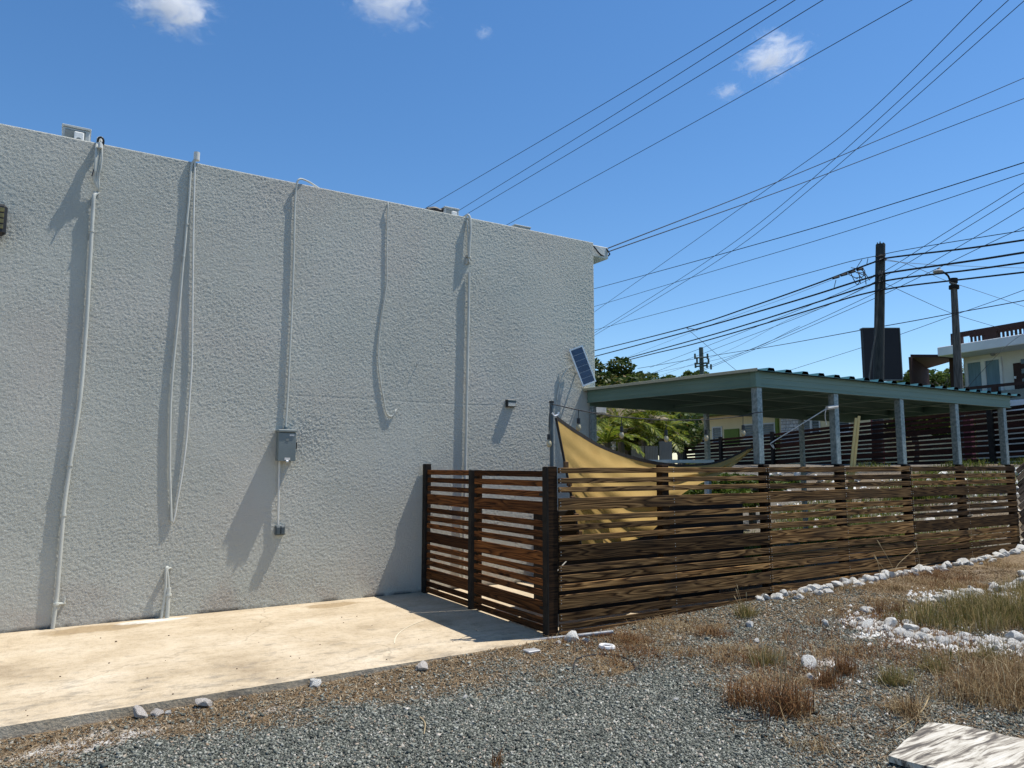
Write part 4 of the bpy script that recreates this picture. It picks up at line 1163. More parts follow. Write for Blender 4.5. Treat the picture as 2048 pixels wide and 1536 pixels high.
# ================================================================== STRING LIGHTS
sg = thing('string_lights', 'black cable of hanging bulbs strung from the slim pole to the carport post', 'string lights', ptop)
cabpx = [(1103, 808, 6.50), (1130, 814, 6.50), (1157, 820, 6.5), (1200, 828, 6.5), (1243, 834, 6.49), (1332, 840, 6.48), (1412, 839, 6.46), (1486, 832, 6.44), (1508, 826, 6.41), (1526, 824, 6.41)]
part('cable', MB().tube(spline([PY(*p) for p in cabpx], 5), 0.0065, 6).tube(spline([ptop, PY(1099, 830, 6.48), PY(1098, 862, 6.48)], 4), 0.006, 6), M['black'], sg)
for (bx, by, yy, l0) in ((1157, 820, 6.5, 16), (1243, 834, 6.49, 18), (1332, 840, 6.48, 20), (1412, 839, 6.46, 20), (1486, 832, 6.44, 18), (1098, 862, 6.48, 6)):
    a = PY(bx, by, yy); b2 = PY(bx, by + l0, yy)
    s_ = part('socket', MB().tube([a, b2, b2 - Vector((0, 0, 0.002)), b2 - Vector((0, 0, 0.062))], [0.004, 0.004, 0.019, 0.021], 8), M['black'], sg)
    part('bulb', MB().sphere(b2 - Vector((0, 0, 0.105)), 0.028, 10, 7, (1, 1, 1.45)), M['bulb'], s_)

# ================================================================== CARPORT
cpt = thing('carport', 'carport with a teal ribbed metal roof on grey steel posts', 'carport', (11, 8, 0))
fx0, fx1 = 7.74, 14.45
zf1, zf0 = PY(1505, 742, 6.43).z, PY(1505, 773, 6.43).z
bx0_, by0 = 7.36, 9.55
BX1, BY1 = 15.6, 10.1
def beam(mb, a, b, w_, z0a, z1a, z0b=None, z1b=None):
    z0b = z0a if z0b is None else z0b; z1b = z1a if z1b is None else z1b
    d = Vector((b[0] - a[0], b[1] - a[1], 0)).normalized(); n = Vector((-d.y, d.x, 0)) * w_ / 2
    A, B = Vector((a[0], a[1], 0)), Vector((b[0], b[1], 0))
    vs = [A - n + Vector((0, 0, z0a)), A + n + Vector((0, 0, z0a)), A + n + Vector((0, 0, z1a)), A - n + Vector((0, 0, z1a)),
          B - n + Vector((0, 0, z0b)), B + n + Vector((0, 0, z0b)), B + n + Vector((0, 0, z1b)), B - n + Vector((0, 0, z1b))]
    return mb.add(vs, [(0, 1, 2, 3), (7, 6, 5, 4), (0, 4, 5, 1), (1, 5, 6, 2), (2, 6, 7, 3), (3, 7, 4, 0)])
def cbeam(mb, a, b, w_, z0, z1):
    beam(mb, a, b, w_ * 0.5, z0 + 0.012, z1 - 0.012)
    beam(mb, a, b, w_, z1 - 0.014, z1); beam(mb, a, b, w_, z0, z0 + 0.014)
    if z1 - z0 > .18:
        h_ = z1 - z0
        beam(mb, a, b, w_ * 0.5 + 0.014, z0 + h_ * .22, z0 + h_ * .42); beam(mb, a, b, w_ * 0.5 + 0.014, z0 + h_ * .60, z0 + h_ * .80)
mb = MB(); cbeam(mb, (fx0 - 0.03, 6.44), (fx1, 6.44), 0.06, zf0, zf1); part('fascia', mb, M['steel_green'], cpt)
mb = MB(); cbeam(mb, (fx0, 6.475), (bx0_, by0), 0.06, zf0, zf1 - 0.002); part('fascia', mb, M['steel_green'], cpt)
zb1 = zf1 - 0.02
part('corner_plate', MB().cbox(fx0 - 0.045, fx0 + 0.05, 6.403, 6.50, zf0 - 0.004, zf1 + 0.004, 0.004), M['steel_green'], cpt)
mb = MB(); cbeam(mb, (bx0_ + .04, by0 + 0.02), (BX1, BY1), 0.06, zb1 - 0.24, zb1); part('rear_beam', mb, M['steel_green'], cpt)
mb = MB(); cbeam(mb, (fx1 - 0.03, 6.475), (BX1 - .04, BY1 - .03), 0.06, zf0, zf1 - 0.002); part('end_beam', mb, M['steel_green'], cpt)
for k in range(1, 4):
    f = k / 4
    mb = MB(); cbeam(mb, (fx0 + (bx0_ - fx0) * f + .04, 6.44 + (by0 - 6.44) * f), (fx1 + (BX1 - fx1) * f - .06, 6.44 + (BY1 - 6.44) * f), 0.05, zf1 - 0.15, zf1 - 0.012)
    part('purlin', mb, M['steel_green'], cpt)
for k in range(1, 4):
    f = k / 4
    mb = MB(); cbeam(mb, (fx0 + (fx1 - fx0) * f, 6.475), (bx0_ + (BX1 - bx0_) * f, by0 + (BY1 - by0) * f - .03), 0.06, zf0 + 0.01, zf1 - 0.155)
    part('rafter', mb, M['steel_green'], cpt)
# ribbed sheet
nrib = 20
rv, rfc = [], []
prof = []
for k in range(nrib):
    t0 = k / nrib
    for (dt, dz_) in ((0.0, 0), (0.52, 0), (0.62, 0.042), (0.9, 0.042), (0.97, 0.0)):
        prof.append((t0 + dt / nrib, dz_))
prof.append((1.0, 0))
ny_ = 6
for j in range(ny_ + 1):
    f = j / ny_
    xa, xb = (fx0 - 0.09) + (bx0_ - fx0) * f, (fx1 + 0.22) + (BX1 - fx1) * f
    ya, yb_ = 6.33 + (by0 + 0.05 - 6.33) * f, 6.33 + (BY1 + .1 - 6.33) * f
    for (t_, dz_) in prof:
        rv.append((xa + (xb - xa) * t_, ya + (yb_ - ya) * t_, zf1 + 0.006 + dz_ + 0.0 * f))
npf = len(prof)
for j in range(ny_):
    for i in range(npf - 1):
        rfc.append((j * npf + i, j * npf + i + 1, (j + 1) * npf + i + 1, (j + 1) * npf + i))
nb = len(rv)
rv2 = rv + [(x, y, z - 0.004) for x, y, z in rv]
rfc = rfc + [(5 * k + 1, 5 * k + 4, 5 * k + 3, 5 * k + 2) for k in range(nrib)]
rfc2 = rfc + [tuple(nb + i for i in q_[::-1]) for q_ in rfc] + [(i, nb + i, nb + i + 1, i + 1) for i in range(npf - 1)]
part('roof_sheet', MB().add(rv2, rfc2), M['roof_teal'], cpt)
part('shaded_underside', MB().add([(x, y, z - 0.0015) for x, y, z in rv2[nb:]], [q_[::-1] for q_ in rfc[:-nrib]]), M['under_shade'], cpt)  # added dark layer below the sheet, painting in the shade under the roof
part('edge_flashing', MB().add([(fx0 - 0.095, 6.33, zf1 + 0.03), (fx0 - 0.095, 6.33, zf1 - 0.01), (bx0_ - 0.095, by0 + .05, zf1 - 0.01), (bx0_ - 0.095, by0 + .05, zf1 + 0.03),
                                 (fx0 + 0.03, 6.33, zf1 + 0.05), (bx0_ + 0.03, by0 + .05, zf1 + 0.05)], [(0, 1, 2, 3), (0, 3, 5, 4)]), M['flashing'], cpt)
for xp in (7.79, 9.42, 11.06, 12.66, 14.25):
    part('post', MB().cbox(xp - 0.05, xp + 0.05, 6.43 + 0.0, 6.53, 1.775, zf0 - 0.002, 0.006), M['galv'], cpt)
    part('base_plate', MB().box(xp - 0.06, xp + 0.06, 6.42, 6.54, 1.766, 1.7745), M['black_metal'], cpt)
for xp, yp in ((13.3, 9.93), (7.42, 9.5), (10.3, 9.75)):
    part('rear_post', MB().cbox(xp - 0.04, xp + 0.04, yp - 0.04, yp + 0.04, gz(xp, yp) - 0.05, zb1 - 0.242, 0.004), M['galv'], cpt)

# strap and thin rod tied to the second post
rp = thing('tied_rod', 'thin white rod tied slanting to the second front carport post', 'rod', PY(1664, 815, 6.4))
a = PY(1668, 816, 6.41); b2 = PY(1655, 816, 6.41); e = PY(1545, 884, 6.62)
part('rod', MB().tube([b2, e], 0.0075, 7), M['rope'], rp)
part('wrap', MB().tube([PY(1654, 816, 6.40), PY(1674, 813, 6.40)], 0.027, 8), M['rope'], rp)
part('loop', MB().tube(spline([e, PY(1541, 888, 6.62), PY(1548, 897, 6.62), PY(1545, 889, 6.62)], 4), 0.007, 6), M['rope'], rp)
part('dangling_end', MB().tube(spline([PY(1652, 818, 6.39), PY(1650, 832, 6.39), PY(1653, 850, 6.39)], 4), 0.006, 6), M['rope'], rp)
# yellow lumber leaning under the roof
yl = thing('yellow_lumber', 'pair of pale yellow wooden battens leaning under the carport roof', 'lumber', PY(1700, 985, 8.0))
for k, dx in enumerate((0, 6)):
    a, b2 = PY(1712 + dx, 832 if k else 836, 6.42), PY(1697 + dx, 986, 6.53)
    b2 = b2 + (b2 - a) * max(0, (b2.z - gz(b2.x, b2.y)) / max(0.01, (a.z - b2.z)))
    part('batten', MB().tube([a, b2], 0.024, 4), M['yellow_wood'], yl)

# ================================================================== YARD BEHIND THE FENCE
bc = thing('bar_counter', 'dark counter with a pale blue top behind the fence and sail', 'counter', (6.3, 7.7, 0))
part('body', MB().cbox(5.15, 8.4, 7.3, 7.85, 0.0, 1.22, 0.01), M['counter_dark'], bc)
tt = thing('patio_table', 'pale blue table top edge showing above the sagging sail', 'table', (8.9, 9.2, 0))
a, b2 = PY(1300, 917, 9.3), PY(1386, 923, 9.3)
part('table_top', MB().cbox(a.x, b2.x, 8.8, 9.8, b2.z - 0.03, b2.z + 0.025, 0.008), M['table_top'], tt)
for x_, y_ in ((a.x + .1, 8.9), (b2.x - .1, 8.9), (a.x + .1, 9.7), (b2.x - .1, 9.7)):
    part('leg', MB().cbox(x_ - .03, x_ + .03, y_ - .03, y_ + .03, gz(x_, y_) - 0.05, b2.z - 0.031, 0.003), M['white_paint'], tt)
# ribbed grey sheets and white pickets beyond
zs = thing('sheet_fence', 'grey ribbed metal sheets standing below the palms', 'fence', PF(1300, 905, 16))
for k in range(3):
    a = PF(1262 + k * 28, 892, 16.0); b2 = PF(1288 + k * 28, 892, 16.0)
    zm = MB(); P = []
    for i in range(17):
        p = a.lerp(b2, i / 16); p = p + Vector((0, 0.02 * (i % 2), 0))
        P += [Vector((p.x, p.y, gz(p.x, p.y) - .1)), Vector((p.x, p.y, a.z + (0.1 if k == 2 else 0)))]
    zm.add(P + [p + Vector((0, .006, 0)) for p in P], [(2 * i, 2 * i + 2, 2 * i + 3, 2 * i + 1) for i in range(16)] + [(34 + 2 * i, 35 + 2 * i, 37 + 2 * i, 36 + 2 * i) for i in range(16)])
    part('panel', zm, M['zinc'], zs)
wf = thing('white_rail_fence', 'white rail fence just past the building corner beneath the palms', 'fence', PF(1205, 865, 17))
for k in range(5):
    a, b2 = PF(1193, 857 + k * 9, 17), PF(1232, 858 + k * 9, 17)
    part('rail', MB().tube([a - (b2 - a) * 2, b2], 0.022, 4), M['white_paint'], wf)
for px in (1194, 1229):
    a = PF(px, 852, 17.03); part('post', MB().cbox(a.x - .03, a.x + .03, a.y - .0, a.y + .06, gz(a.x, a.y) - .1, a.z, 0.004), M['white_paint'], wf)
wb = thing('wall_unit', 'cream box unit hanging on the building end under the carport roof', 'air conditioner', PY(1203, 815, 10.4))
a, b2 = PY(1196, 803, 10.2), PY(1214, 829, 10.2)
part('casing', MB().cbox(WALL_X + 0.002, b2.x, 10.2, 11.0, b2.z, a.z, 0.02), M['ac_white'], wb)
part('grille', MB().box(WALL_X + 0.06, b2.x - 0.05, 10.19, 10.199, b2.z + 0.03, a.z - 0.05), M['ac_white'], wb)

# far dark fence along the street
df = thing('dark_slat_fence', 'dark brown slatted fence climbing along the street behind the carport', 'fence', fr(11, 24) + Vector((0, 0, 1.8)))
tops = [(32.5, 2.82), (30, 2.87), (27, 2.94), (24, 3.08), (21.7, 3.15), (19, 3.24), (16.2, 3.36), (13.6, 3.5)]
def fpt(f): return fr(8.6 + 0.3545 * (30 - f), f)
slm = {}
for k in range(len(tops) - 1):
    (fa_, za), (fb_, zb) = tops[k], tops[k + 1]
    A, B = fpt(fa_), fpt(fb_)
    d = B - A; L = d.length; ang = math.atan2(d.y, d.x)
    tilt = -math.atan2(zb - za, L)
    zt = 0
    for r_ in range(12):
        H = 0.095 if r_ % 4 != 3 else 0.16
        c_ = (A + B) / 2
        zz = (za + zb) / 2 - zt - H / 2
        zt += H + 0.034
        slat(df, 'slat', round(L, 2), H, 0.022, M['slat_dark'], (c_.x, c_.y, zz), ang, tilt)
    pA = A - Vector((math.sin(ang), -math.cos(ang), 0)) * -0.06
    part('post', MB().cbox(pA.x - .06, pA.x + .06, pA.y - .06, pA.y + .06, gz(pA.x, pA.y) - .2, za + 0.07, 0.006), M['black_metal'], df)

# ================================================================== POLES, SIGN
def wood_pole(name, label, px_top, py_top, d, px_bot, py_bot, r0, r1, mat, cat='utility pole'):
    a = PF(px_top, py_top, d); b = PF(px_bot, py_bot, d)
    dirv = (b - a).normalized()
    zb = gz(b.x, b.y) - 0.3
    base = a + dirv * ((zb - a.z) / dirv.z)
    t = thing(name, label, cat, base)
    pts = [base.lerp(a, i / 12) for i in range(13)]
    part('shaft', MB().tube(pts, [r1 + (r0 - r1) * i / 12 for i in range(13)], 14), mat, t)
    return t, a, base
up, utop, ubase = wood_pole('utility_pole', 'tall dark wooden pole carrying thick cable bundles behind the carport', 1761, 489, 23.5, 1757, 765, 0.145, 0.175, M['pole_wood'])
spl = MB()
for k in range(7):
    a = 2 * math.pi * k / 7
    p = utop + Vector((math.cos(a) * .11, math.sin(a) * .11, -.05))
    spl.tube([p, p + Vector((0, 0, 0.06 + 0.07 * random.random()))], [0.04, 0.012], 5)
part('split_top', spl, M['pole_wood'], up)
hw = MB()
for (y_, w_) in ((512, 10), (521, 12), (549, 14), (563, 12), (580, 12)):
    hw.tube([PF(1761 - w_, y_ + 2, 23.3), PF(1761 + w_, y_ - 2, 23.3)], 0.022, 6)
hw.tube([PF(1770, 548, 23.2), PF(1770, 578, 23.2)], 0.02, 6)
part('cable_clamp', hw, M['black_metal'], up)
part('riser_cable', MB().tube(spline([PF(1760, 541, 23.2), PF(1757, 580, 23.2), PF(1752, 660, 23.2), PF(1744, 710, 23.2), PF(1737, 770, 23.2)], 6), 0.026, 7).tube(spline([PF(1756, 541, 23.25), PF(1758, 552, 23.2), PF(1763, 552, 23.2), PF(1765, 541, 23.25)], 4), 0.018, 6), M['pole_wood_grey'], up)

sg2 = thing('roadside_sign', 'black back of a square sign on a maroon column behind the utility pole', 'sign', PF(1755, 870, 26))
a, b2, c_ = PF(1726, 657, 26), PF(1798, 657, 26), PF(1724, 759, 26)
d = (b2 - a); d.z = 0; L = d.length; d.normalize(); n2 = Vector((-d.y, d.x, 0))
sm_ = Matrix((d, n2, Vector((0, 0, 1)))).transposed().to_4x4(); sm_.translation = a
hh = a.z - c_.z
part('panel', MB().cbox(0, L, 0, 0.22, -hh, 0, 0.01, sm_), M['sign_back'], sg2)
part('frame', MB().box(-0.02, L + 0.02, -0.02, 0.24, 0.001, 0.03, sm_).box(-0.02, L + 0.02, -0.02, 0.24, -hh - 0.03, -hh - 0.001, sm_).box(L + 0.001, L + 0.03, -0.02, 0.24, -hh, 0, sm_), M['ac_dark'], sg2)
pc_ = PF(1757, 860, 26.2)
part('column', MB().cbox(pc_.x - .15, pc_.x + .15, pc_.y - .1, pc_.y + .2, gz(pc_.x, pc_.y) - .3, a.z - hh, 0.01), M['maroon'], sg2)
mc = PF(1938, 850, 24.5)
solo('maroon_column', MB().cbox(mc.x - .12, mc.x + .12, mc.y - .1, mc.y + .14, gz(mc.x, mc.y) - .2, PF(1938, 838, 24.5).z, 0.01), M['maroon'], 'short maroon column behind the dark slatted fence', 'column', origin=(mc.x, mc.y, gz(mc.x, mc.y)))

sp2, stop, _ = wood_pole('street_lamp', 'leaning wooden pole with a curved street lamp arm beside the white house', 1907, 560, 25.5, 1918, 780, 0.10, 0.17, M['pole_wood_grey'], 'street lamp')
part('collar', MB().tube([PF(1908, 571, 25.5), PF(1908, 578, 25.5)], 0.165, 12).tube([PF(1907, 557, 25.5), PF(1907, 566, 25.5)], 0.135, 12), M['black_metal'], sp2)
part('arm', MB().tube(spline([PF(1901, 565, 25.4), PF(1897, 553, 25.3), PF(1891, 547, 25.2), PF(1884, 543, 25.1)], 5), 0.035, 8), M['black_metal'], sp2)
hd = MB().sphere(PF(1876, 543, 25.0), 0.14, 10, 7, (1.2, 1.2, 0.45)).sphere(PF(1878, 538.5, 25.0), 0.06, 8, 6)
part('lamp_head', hd, M['lamp_grey'], sp2)

fpole, ftop, _ = wood_pole('utility_pole', 'distant grey green pole with a cluster of crossarms above the carport', 1402, 695, 44, 1404, 750, 0.13, 0.16, M['pole_far'])
ca_ = MB()
for yy, hw_ in ((715, 13), (727, 13), (732, 10)):
    ca_.tube([PF(1402 - hw_, yy + 1, 43.8), PF(1402 + hw_ + 2, yy - 1, 43.8)], 0.05, 6)
part('crossarm', ca_, M['pole_far'], fpole)
for dx, yy in ((-12, 712), (-8, 722), (13, 712), (15, 722), (-11, 730), (20, 733), (12, 730)):
    p = PF(1402 + dx, yy, 43.7); part('insulator', MB().tube([p - Vector((0, 0, .18)), p + Vector((0, 0, .14))], 0.06, 6), M['pole_far'], fpole)

# ================================================================== OVERHEAD WIRES
def wire(label, pts, r, group=None, mat='wire', name='overhead_wire', n=10):
    P = [PF(*p) for p in pts]
    mb = MB().tube(spline(P, n), r * (0.88 if r > 0.025 else 0.70), 6)
    return solo(name, mb, M[mat], label, 'overhead wire', group, origin=P[0])
def ext(p, q, k):            # carry a wire on past the frame
    return (q[0] + (q[0] - p[0]) * k, q[1] + (q[1] - p[1]) * k, q[2] + (q[2] - p[2]) * k * 0.6)

# thin wires rising from behind the roof
gA = 'thin wires rising from behind the roof edge'
for (a, b, lb) in (((852, 416), (1552, 0), 'topmost of four thin wires slanting up from behind the roof edge'), ((921, 419), (1590, 0), 'second from the top of four thin wires above the roof'), ((929, 431), (1646, 0), 'third from the top of four thin wires above the roof'), ((1015, 449), (1824, 0), 'lowest of four thin wires above the roof, passing the curved cloud')):
    p, q_ = (a[0], a[1], 24), (b[0], b[1], 13)
    wire(lb, [ext(q_, p, .25), p, ((a[0] + b[0]) / 2, (a[1] + b[1]) / 2 + 3, 18), q_, ext(p, q_, .2)], 0.011, gA)
# wires from the roof ledge
for (pl, lb) in (([(1212, 498, 12.6), (1515, 380, 17), (1800, 262, 19), (2048, 156, 20)], 'upper of two cables tied to the ledge at the roof corner'),
                 ([(1212, 505, 12.6), (1567, 380, 17), (1810, 288, 19), (2048, 197, 20)], 'lower of two cables tied to the ledge at the roof corner')):
    wire(lb, pl + [ext(pl[-2], pl[-1], .3)], 0.015)
wl_ = MB().tube(spline([PF(1187, 492, 12.2), PF(1200, 508, 12.3), PF(1210, 513, 12.4), PF(1216, 512, 12.45), PF(1219, 509, 12.4)], 5), 0.012, 6).tube(spline([PF(1208, 497, 12.4), PF(1214, 499, 12.4), PF(1220, 509, 12.4)], 5), 0.012, 6)
solo('wire_loop', wl_, M['wire'], 'loose loop of wire around the ledge at the roof corner', 'wire')
# three steep wires
gC = 'steep wires crossing behind the carport sky'
for lb, pl in zip(('upper of three steep wires climbing to the upper sky corner', 'middle of three steep wires climbing to the upper sky corner', 'lower of three steep wires climbing to the upper sky corner'), ([(1188.6, 624, 42), (1532, 380, 26), (1720, 240, 21), (1964, 0, 17)], [(1188.6, 666, 42), (1410, 525, 30), (1599, 380, 25), (2017, 0, 17)], [(1188.6, 671, 42), (1430, 525, 30), (1618, 380, 25), (2050, 0, 17)])):
    wire(lb, [ext(pl[1], pl[0], .3)] + pl + [ext(pl[-2], pl[-1], .2)], 0.014, gC)
# two middle wires
wire('upper of two gently sloping wires between the roof corner and the sky edge', [(1100, 600, 46), (1188.6, 577.5, 44), (1400, 520, 33), (1620, 458, 27), (1820, 397, 23.5), (2048, 325, 20), (2160, 288, 19)], 0.022)
wire('lower of two gently sloping wires between the roof corner and the sky edge', [(1100, 637, 46), (1188.6, 613, 44), (1400, 550, 33), (1620, 485, 27), (1820, 422, 23.5), (2048, 346, 20), (2160, 308, 19)], 0.016)
# cable bundles on the pole
PD = 23.2
wire('topmost cable passing the head of the tall wooden pole', [(1100, 680, 52), (1188.6, 660, 50), (1400, 605, 36), (1620, 545, 28), (1700, 523, 25), (1752, 512, PD), (1769, 508, PD), (1820, 498, 22.2), (1940, 478, 20.3), (2048, 461, 19), (2150, 446, 18)], 0.018)
wire('thick cable bundle with splices just left of the wooden pole', [(1100, 722, 52), (1188.6, 701.5, 50), (1373, 655, 36), (1500, 614, 31), (1620, 572, 27), (1700, 542, 24.5), (1752, 523, PD), (1769, 517, PD), (1820, 510, 22.2), (1940, 496, 20.3), (2048, 480, 19), (2150, 465, 18)], 0.032)
wire('thick sagging cable tied to the wooden pole below the spliced bundle', [(1100, 733, 52), (1188.6, 713, 50), (1380, 662, 36), (1500, 628, 31), (1620, 592.5, 27), (1700, 567, 24.5), (1752, 551, PD), (1769, 547, PD), (1820, 539, 22.2), (1940, 522, 20.3), (2048, 505, 19), (2150, 489, 18)], 0.036)
wire('third thick cable down the wooden pole, splitting from the lowest one', [(1100, 756, 52), (1188.6, 734, 50), (1380, 682, 36), (1500, 647, 31), (1620, 609, 27), (1700, 583, 24.5), (1752, 566, PD), (1769, 562, PD), (1820, 554, 22.2), (1940, 540, 20.3), (2048, 525, 19), (2150, 511, 18)], 0.032)
wire('lowest thick cable on the wooden pole above the sign', [(1100, 758, 52), (1188.6, 737, 50), (1300, 709, 42), (1380, 690, 36), (1500, 656, 31), (1620, 620, 27), (1700, 595, 24.5), (1752, 582, PD), (1769, 579, PD), (1820, 571, 22.2), (1940, 557, 20.3), (2048, 544.5, 19), (2150, 533, 18)], 0.030)
# thinner wires crossing behind the pole
for pl, lb in (([(1300, 735, 46), (1440, 682, 38), (1624, 609, 30), (1751, 552, 26), (1882, 471, 22.5), (2048, 367, 20), (2130, 315, 19)], 'topmost of four steep thin wires crossing behind the wooden pole'),
               ([(1300, 748, 46), (1440, 694, 38), (1624, 624, 30), (1751, 563, 26), (1907, 471, 22.5), (2048, 384, 20), (2130, 333, 19)], 'second from the top of four steep thin wires behind the wooden pole'),
               ([(1300, 781, 46), (1440, 724, 38), (1573, 668, 32), (1751, 586, 26), (1840, 538, 23.5), (1956, 471, 22), (2048, 416, 20), (2130, 366, 19)], 'third from the top of four steep thin wires behind the wooden pole'),
               ([(1300, 786, 46), (1440, 727, 38), (1573, 673, 32), (1751, 596, 26), (1820, 563.5, 24), (1965, 493, 22), (2048, 454, 20), (2130, 414, 19)], 'lowest of four steep thin wires crossing behind the wooden pole')):
    wire(lb, pl, 0.014)
for pl, lb in (([(1240, 720, 48), (1440, 643, 37), (1560, 600, 31), (1645, 567, 27), (1700, 545, 25)], 'thin pale wire just under the spliced bundle'),
               ([(1250, 775, 50), (1440, 708, 40), (1573, 641, 33), (1643, 616, 29), (1720, 581, 26), (1752, 566, 25)], 'thin pale wire between the lowest thick cables and the far pole')):
    wire(lb, pl, 0.010, mat='wire_pale')
wire('long low cable passing across the sign and the street lamp pole', [(1275, 737, 47), (1400, 716, 43.6), (1440, 709, 40), (1560, 690, 33), (1724, 660, 25.5), (1820, 643, 23.8), (1905, 627, 22.5), (2048, 601, 20.5), (2160, 580, 19.5)], 0.020)
wire('thin wire rising behind the sign toward the sky edge', [(1500, 767, 40), (1575, 742, 36), (1724, 695, 30), (1820, 662, 27), (1906, 631, 24.8), (1946, 617, 24), (1994, 600, 22.8), (2048, 580, 21.5), (2130, 550, 20)], 0.013)
wire('thin drop wire from the wooden pole to the roof railing of the white house', [(1769, 566, PD), (1840, 599, 25), (1905, 627, 27), (1976, 649, 30), (2040, 668, 33)], 0.012)
wire('thin pale wire sloping from the wooden pole past the street lamp head', [(1769, 518, PD), (1820, 530, 23.5), (1889, 560, 24.4), (1950, 580, 25), (2048, 613, 26), (2120, 637, 27)], 0.011, mat='wire_pale')
wire('almost level thin pale wire beside the street lamp head', [(1769, 521, PD), (1820, 526, 24), (1900, 531, 26), (2048, 536, 29), (2140, 539, 31)], 0.012, mat='wire_pale')
wire('thin wire across the windows of the white house', [(1935, 775, 27), (1985, 720, 27), (2025, 682, 27.5), (2090, 640, 28)], 0.010)
wire('thin wire dropping from the cable bundle to behind the carport roof', [(1373, 656, 35.5), (1434, 709, 36), (1480, 747, 36.5), (1520, 780, 37)], 0.014)
wire('lowest wire leading away from the distant pole crossarms', [(1230, 768, 52), (1300, 748, 49), (1400, 727, 44), (1500, 700, 37), (1600, 652, 31)], 0.012)
# splice tangle near the pole
tg = MB()
rt = random.Random(3)
for k in range(9):
    a = PF(1690 + rt.uniform(0, 40), 543 + rt.uniform(-8, 4), 24.2)
    b2 = PF(1705 + rt.uniform(0, 40), 560 + rt.uniform(-8, 10), 24.0)
    m_ = (a + b2) / 2 + Vector((rt.uniform(-.25, .25), 0, rt.uniform(-.3, .2)))
    tg.tube(spline([a, m_, b2], 5), 0.014, 5)
for k in range(4):
    p = PF(1672 + k * 16, 555 - k * 5.5, 24.6); tg.tube([p - Vector((.16, 0, .05)), p + Vector((.16, 0, .05))], 0.042, 7)
for (x1_, y1_, x2_, y2_) in ((1724, 519, 1713, 536), (1736, 517, 1733, 531), (1672, 560, 1668, 576), (1374, 656, 1395, 660)):
    tg.tube([PF(x1_, y1_, 24.2), PF(x2_, y2_, 24.2)], 0.012, 5)
solo('cable_splice', tg, M['wire'], 'tangle of spliced cables and loops beside the tall wooden pole', 'cable')

# ================================================================== HOUSES
class Fr:
    def __init__(s, A, B):
        s.o = Vector((A.x, A.y, 0)); s.d = Vector((B.x - A.x, B.y - A.y, 0)); s.L = s.d.length; s.d.normalize()
        s.n = Vector((-s.d.y, s.d.x, 0))
        if s.n.dot(Vector((CA, SA, 0))) < 0: s.n = -s.n
        s.m = Matrix((s.d, s.n, Vector((0, 0, 1)))).transposed().to_4x4(); s.m.translation = s.o
    def tz(s, px, py, off=0.0):
        r, _ = ray(px, py)
        k = ((s.o + s.n * off - EYE).dot(s.n)) / r.dot(s.n)
        p = EYE + r * k
        return (p - s.o).dot(s.d), p.z
    def box(s, mb, t0, t1, d0, d1, z0, z1, c=0):
        return mb.cbox(t0, t1, d0, d1, z0, z1, c, s.m) if c else mb.box(t0, t1, d0, d1, z0, z1, s.m)

# yellow house
A, B = PF(1388, 836, 40), PF(1790, 820, 29)
H = Fr(A, B)
yh = thing('yellow_house', 'low yellow house with a green roof edge beyond the dark fence', 'house', A)
zr_ = A.z
part('wall', H.box(MB(), 0, H.L - 1.2, 0, 7, 1.4, zr_ - 0.02), M['house_yellow'], yh)
part('roof', H.box(MB(), -1.0, H.L - 0.8, -0.9, 8, zr_ - 0.02, zr_ + 0.22), M['house_green'], yh)
def hpx(H, par, name, px0, px1, py0, py1, d0, d1, mat):
    t0, z1 = H.tz(px0, py0); t1, z0 = H.tz(px1, py1)
    if t1 < t0: t0, t1 = t1, t0
    return part(name, H.box(MB(), t0, t1, d0, d1, z0, z1, 0.01), mat, par), t0, t1, z0, z1
for (p0, p1) in ((1384, 1390), (1553, 1561)):
    hpx(H, yh, 'pilaster', p0, p1, 838 if p0 < 1500 else 833, 900, -0.12, -0.003, M['house_green'])
for (p0, p1, y0, y1) in ((1397, 1411, 853, 885), (1427, 1444, 856, 885), (1489, 1520, 851, 876), (1523, 1550, 849, 874), (1609, 1622, 842, 868), (1625, 1640, 841, 866), (1663, 1700, 838, 862)):
    t0, z1 = H.tz(p0, y0); t1, z0 = H.tz(p1, y1)
    wnd = part('window', H.box(H.box(H.box(H.box(MB(), t0 - .06, t1 + .06, -0.05, -0.003, z1, z1 + .06), t0 - .06, t1 + .06, -0.05, -0.003, z0 - .06, z0), t0 - .06, t0, -0.05, -0.003, z0, z1), t1, t1 + .06, -0.05, -0.003, z0, z1), M['white_paint'], yh)
    part('backing', H.box(MB(), t0, t1, -0.012, -0.004, z0, z1), M['glass_dark'], wnd)
    lo = MB(); nl_ = max(4, int((z1 - z0) / 0.1))
    for k in range(nl_):
        zc = z0 + (k + .5) * (z1 - z0) / nl_
        lo.add([H.m @ Vector(p) for p in ((t0, -0.045, zc - .035), (t1, -0.045, zc - .035), (t1, -0.014, zc + .035), (t0, -0.014, zc + .035))], [(0, 1, 2, 3)])
    part('louvre', lo, M['louvre'], wnd, kind='stuff')
hpx(H, yh, 'green_panel', 1450, 1480, 859, 890, -0.08, -0.003, M['house_green'])
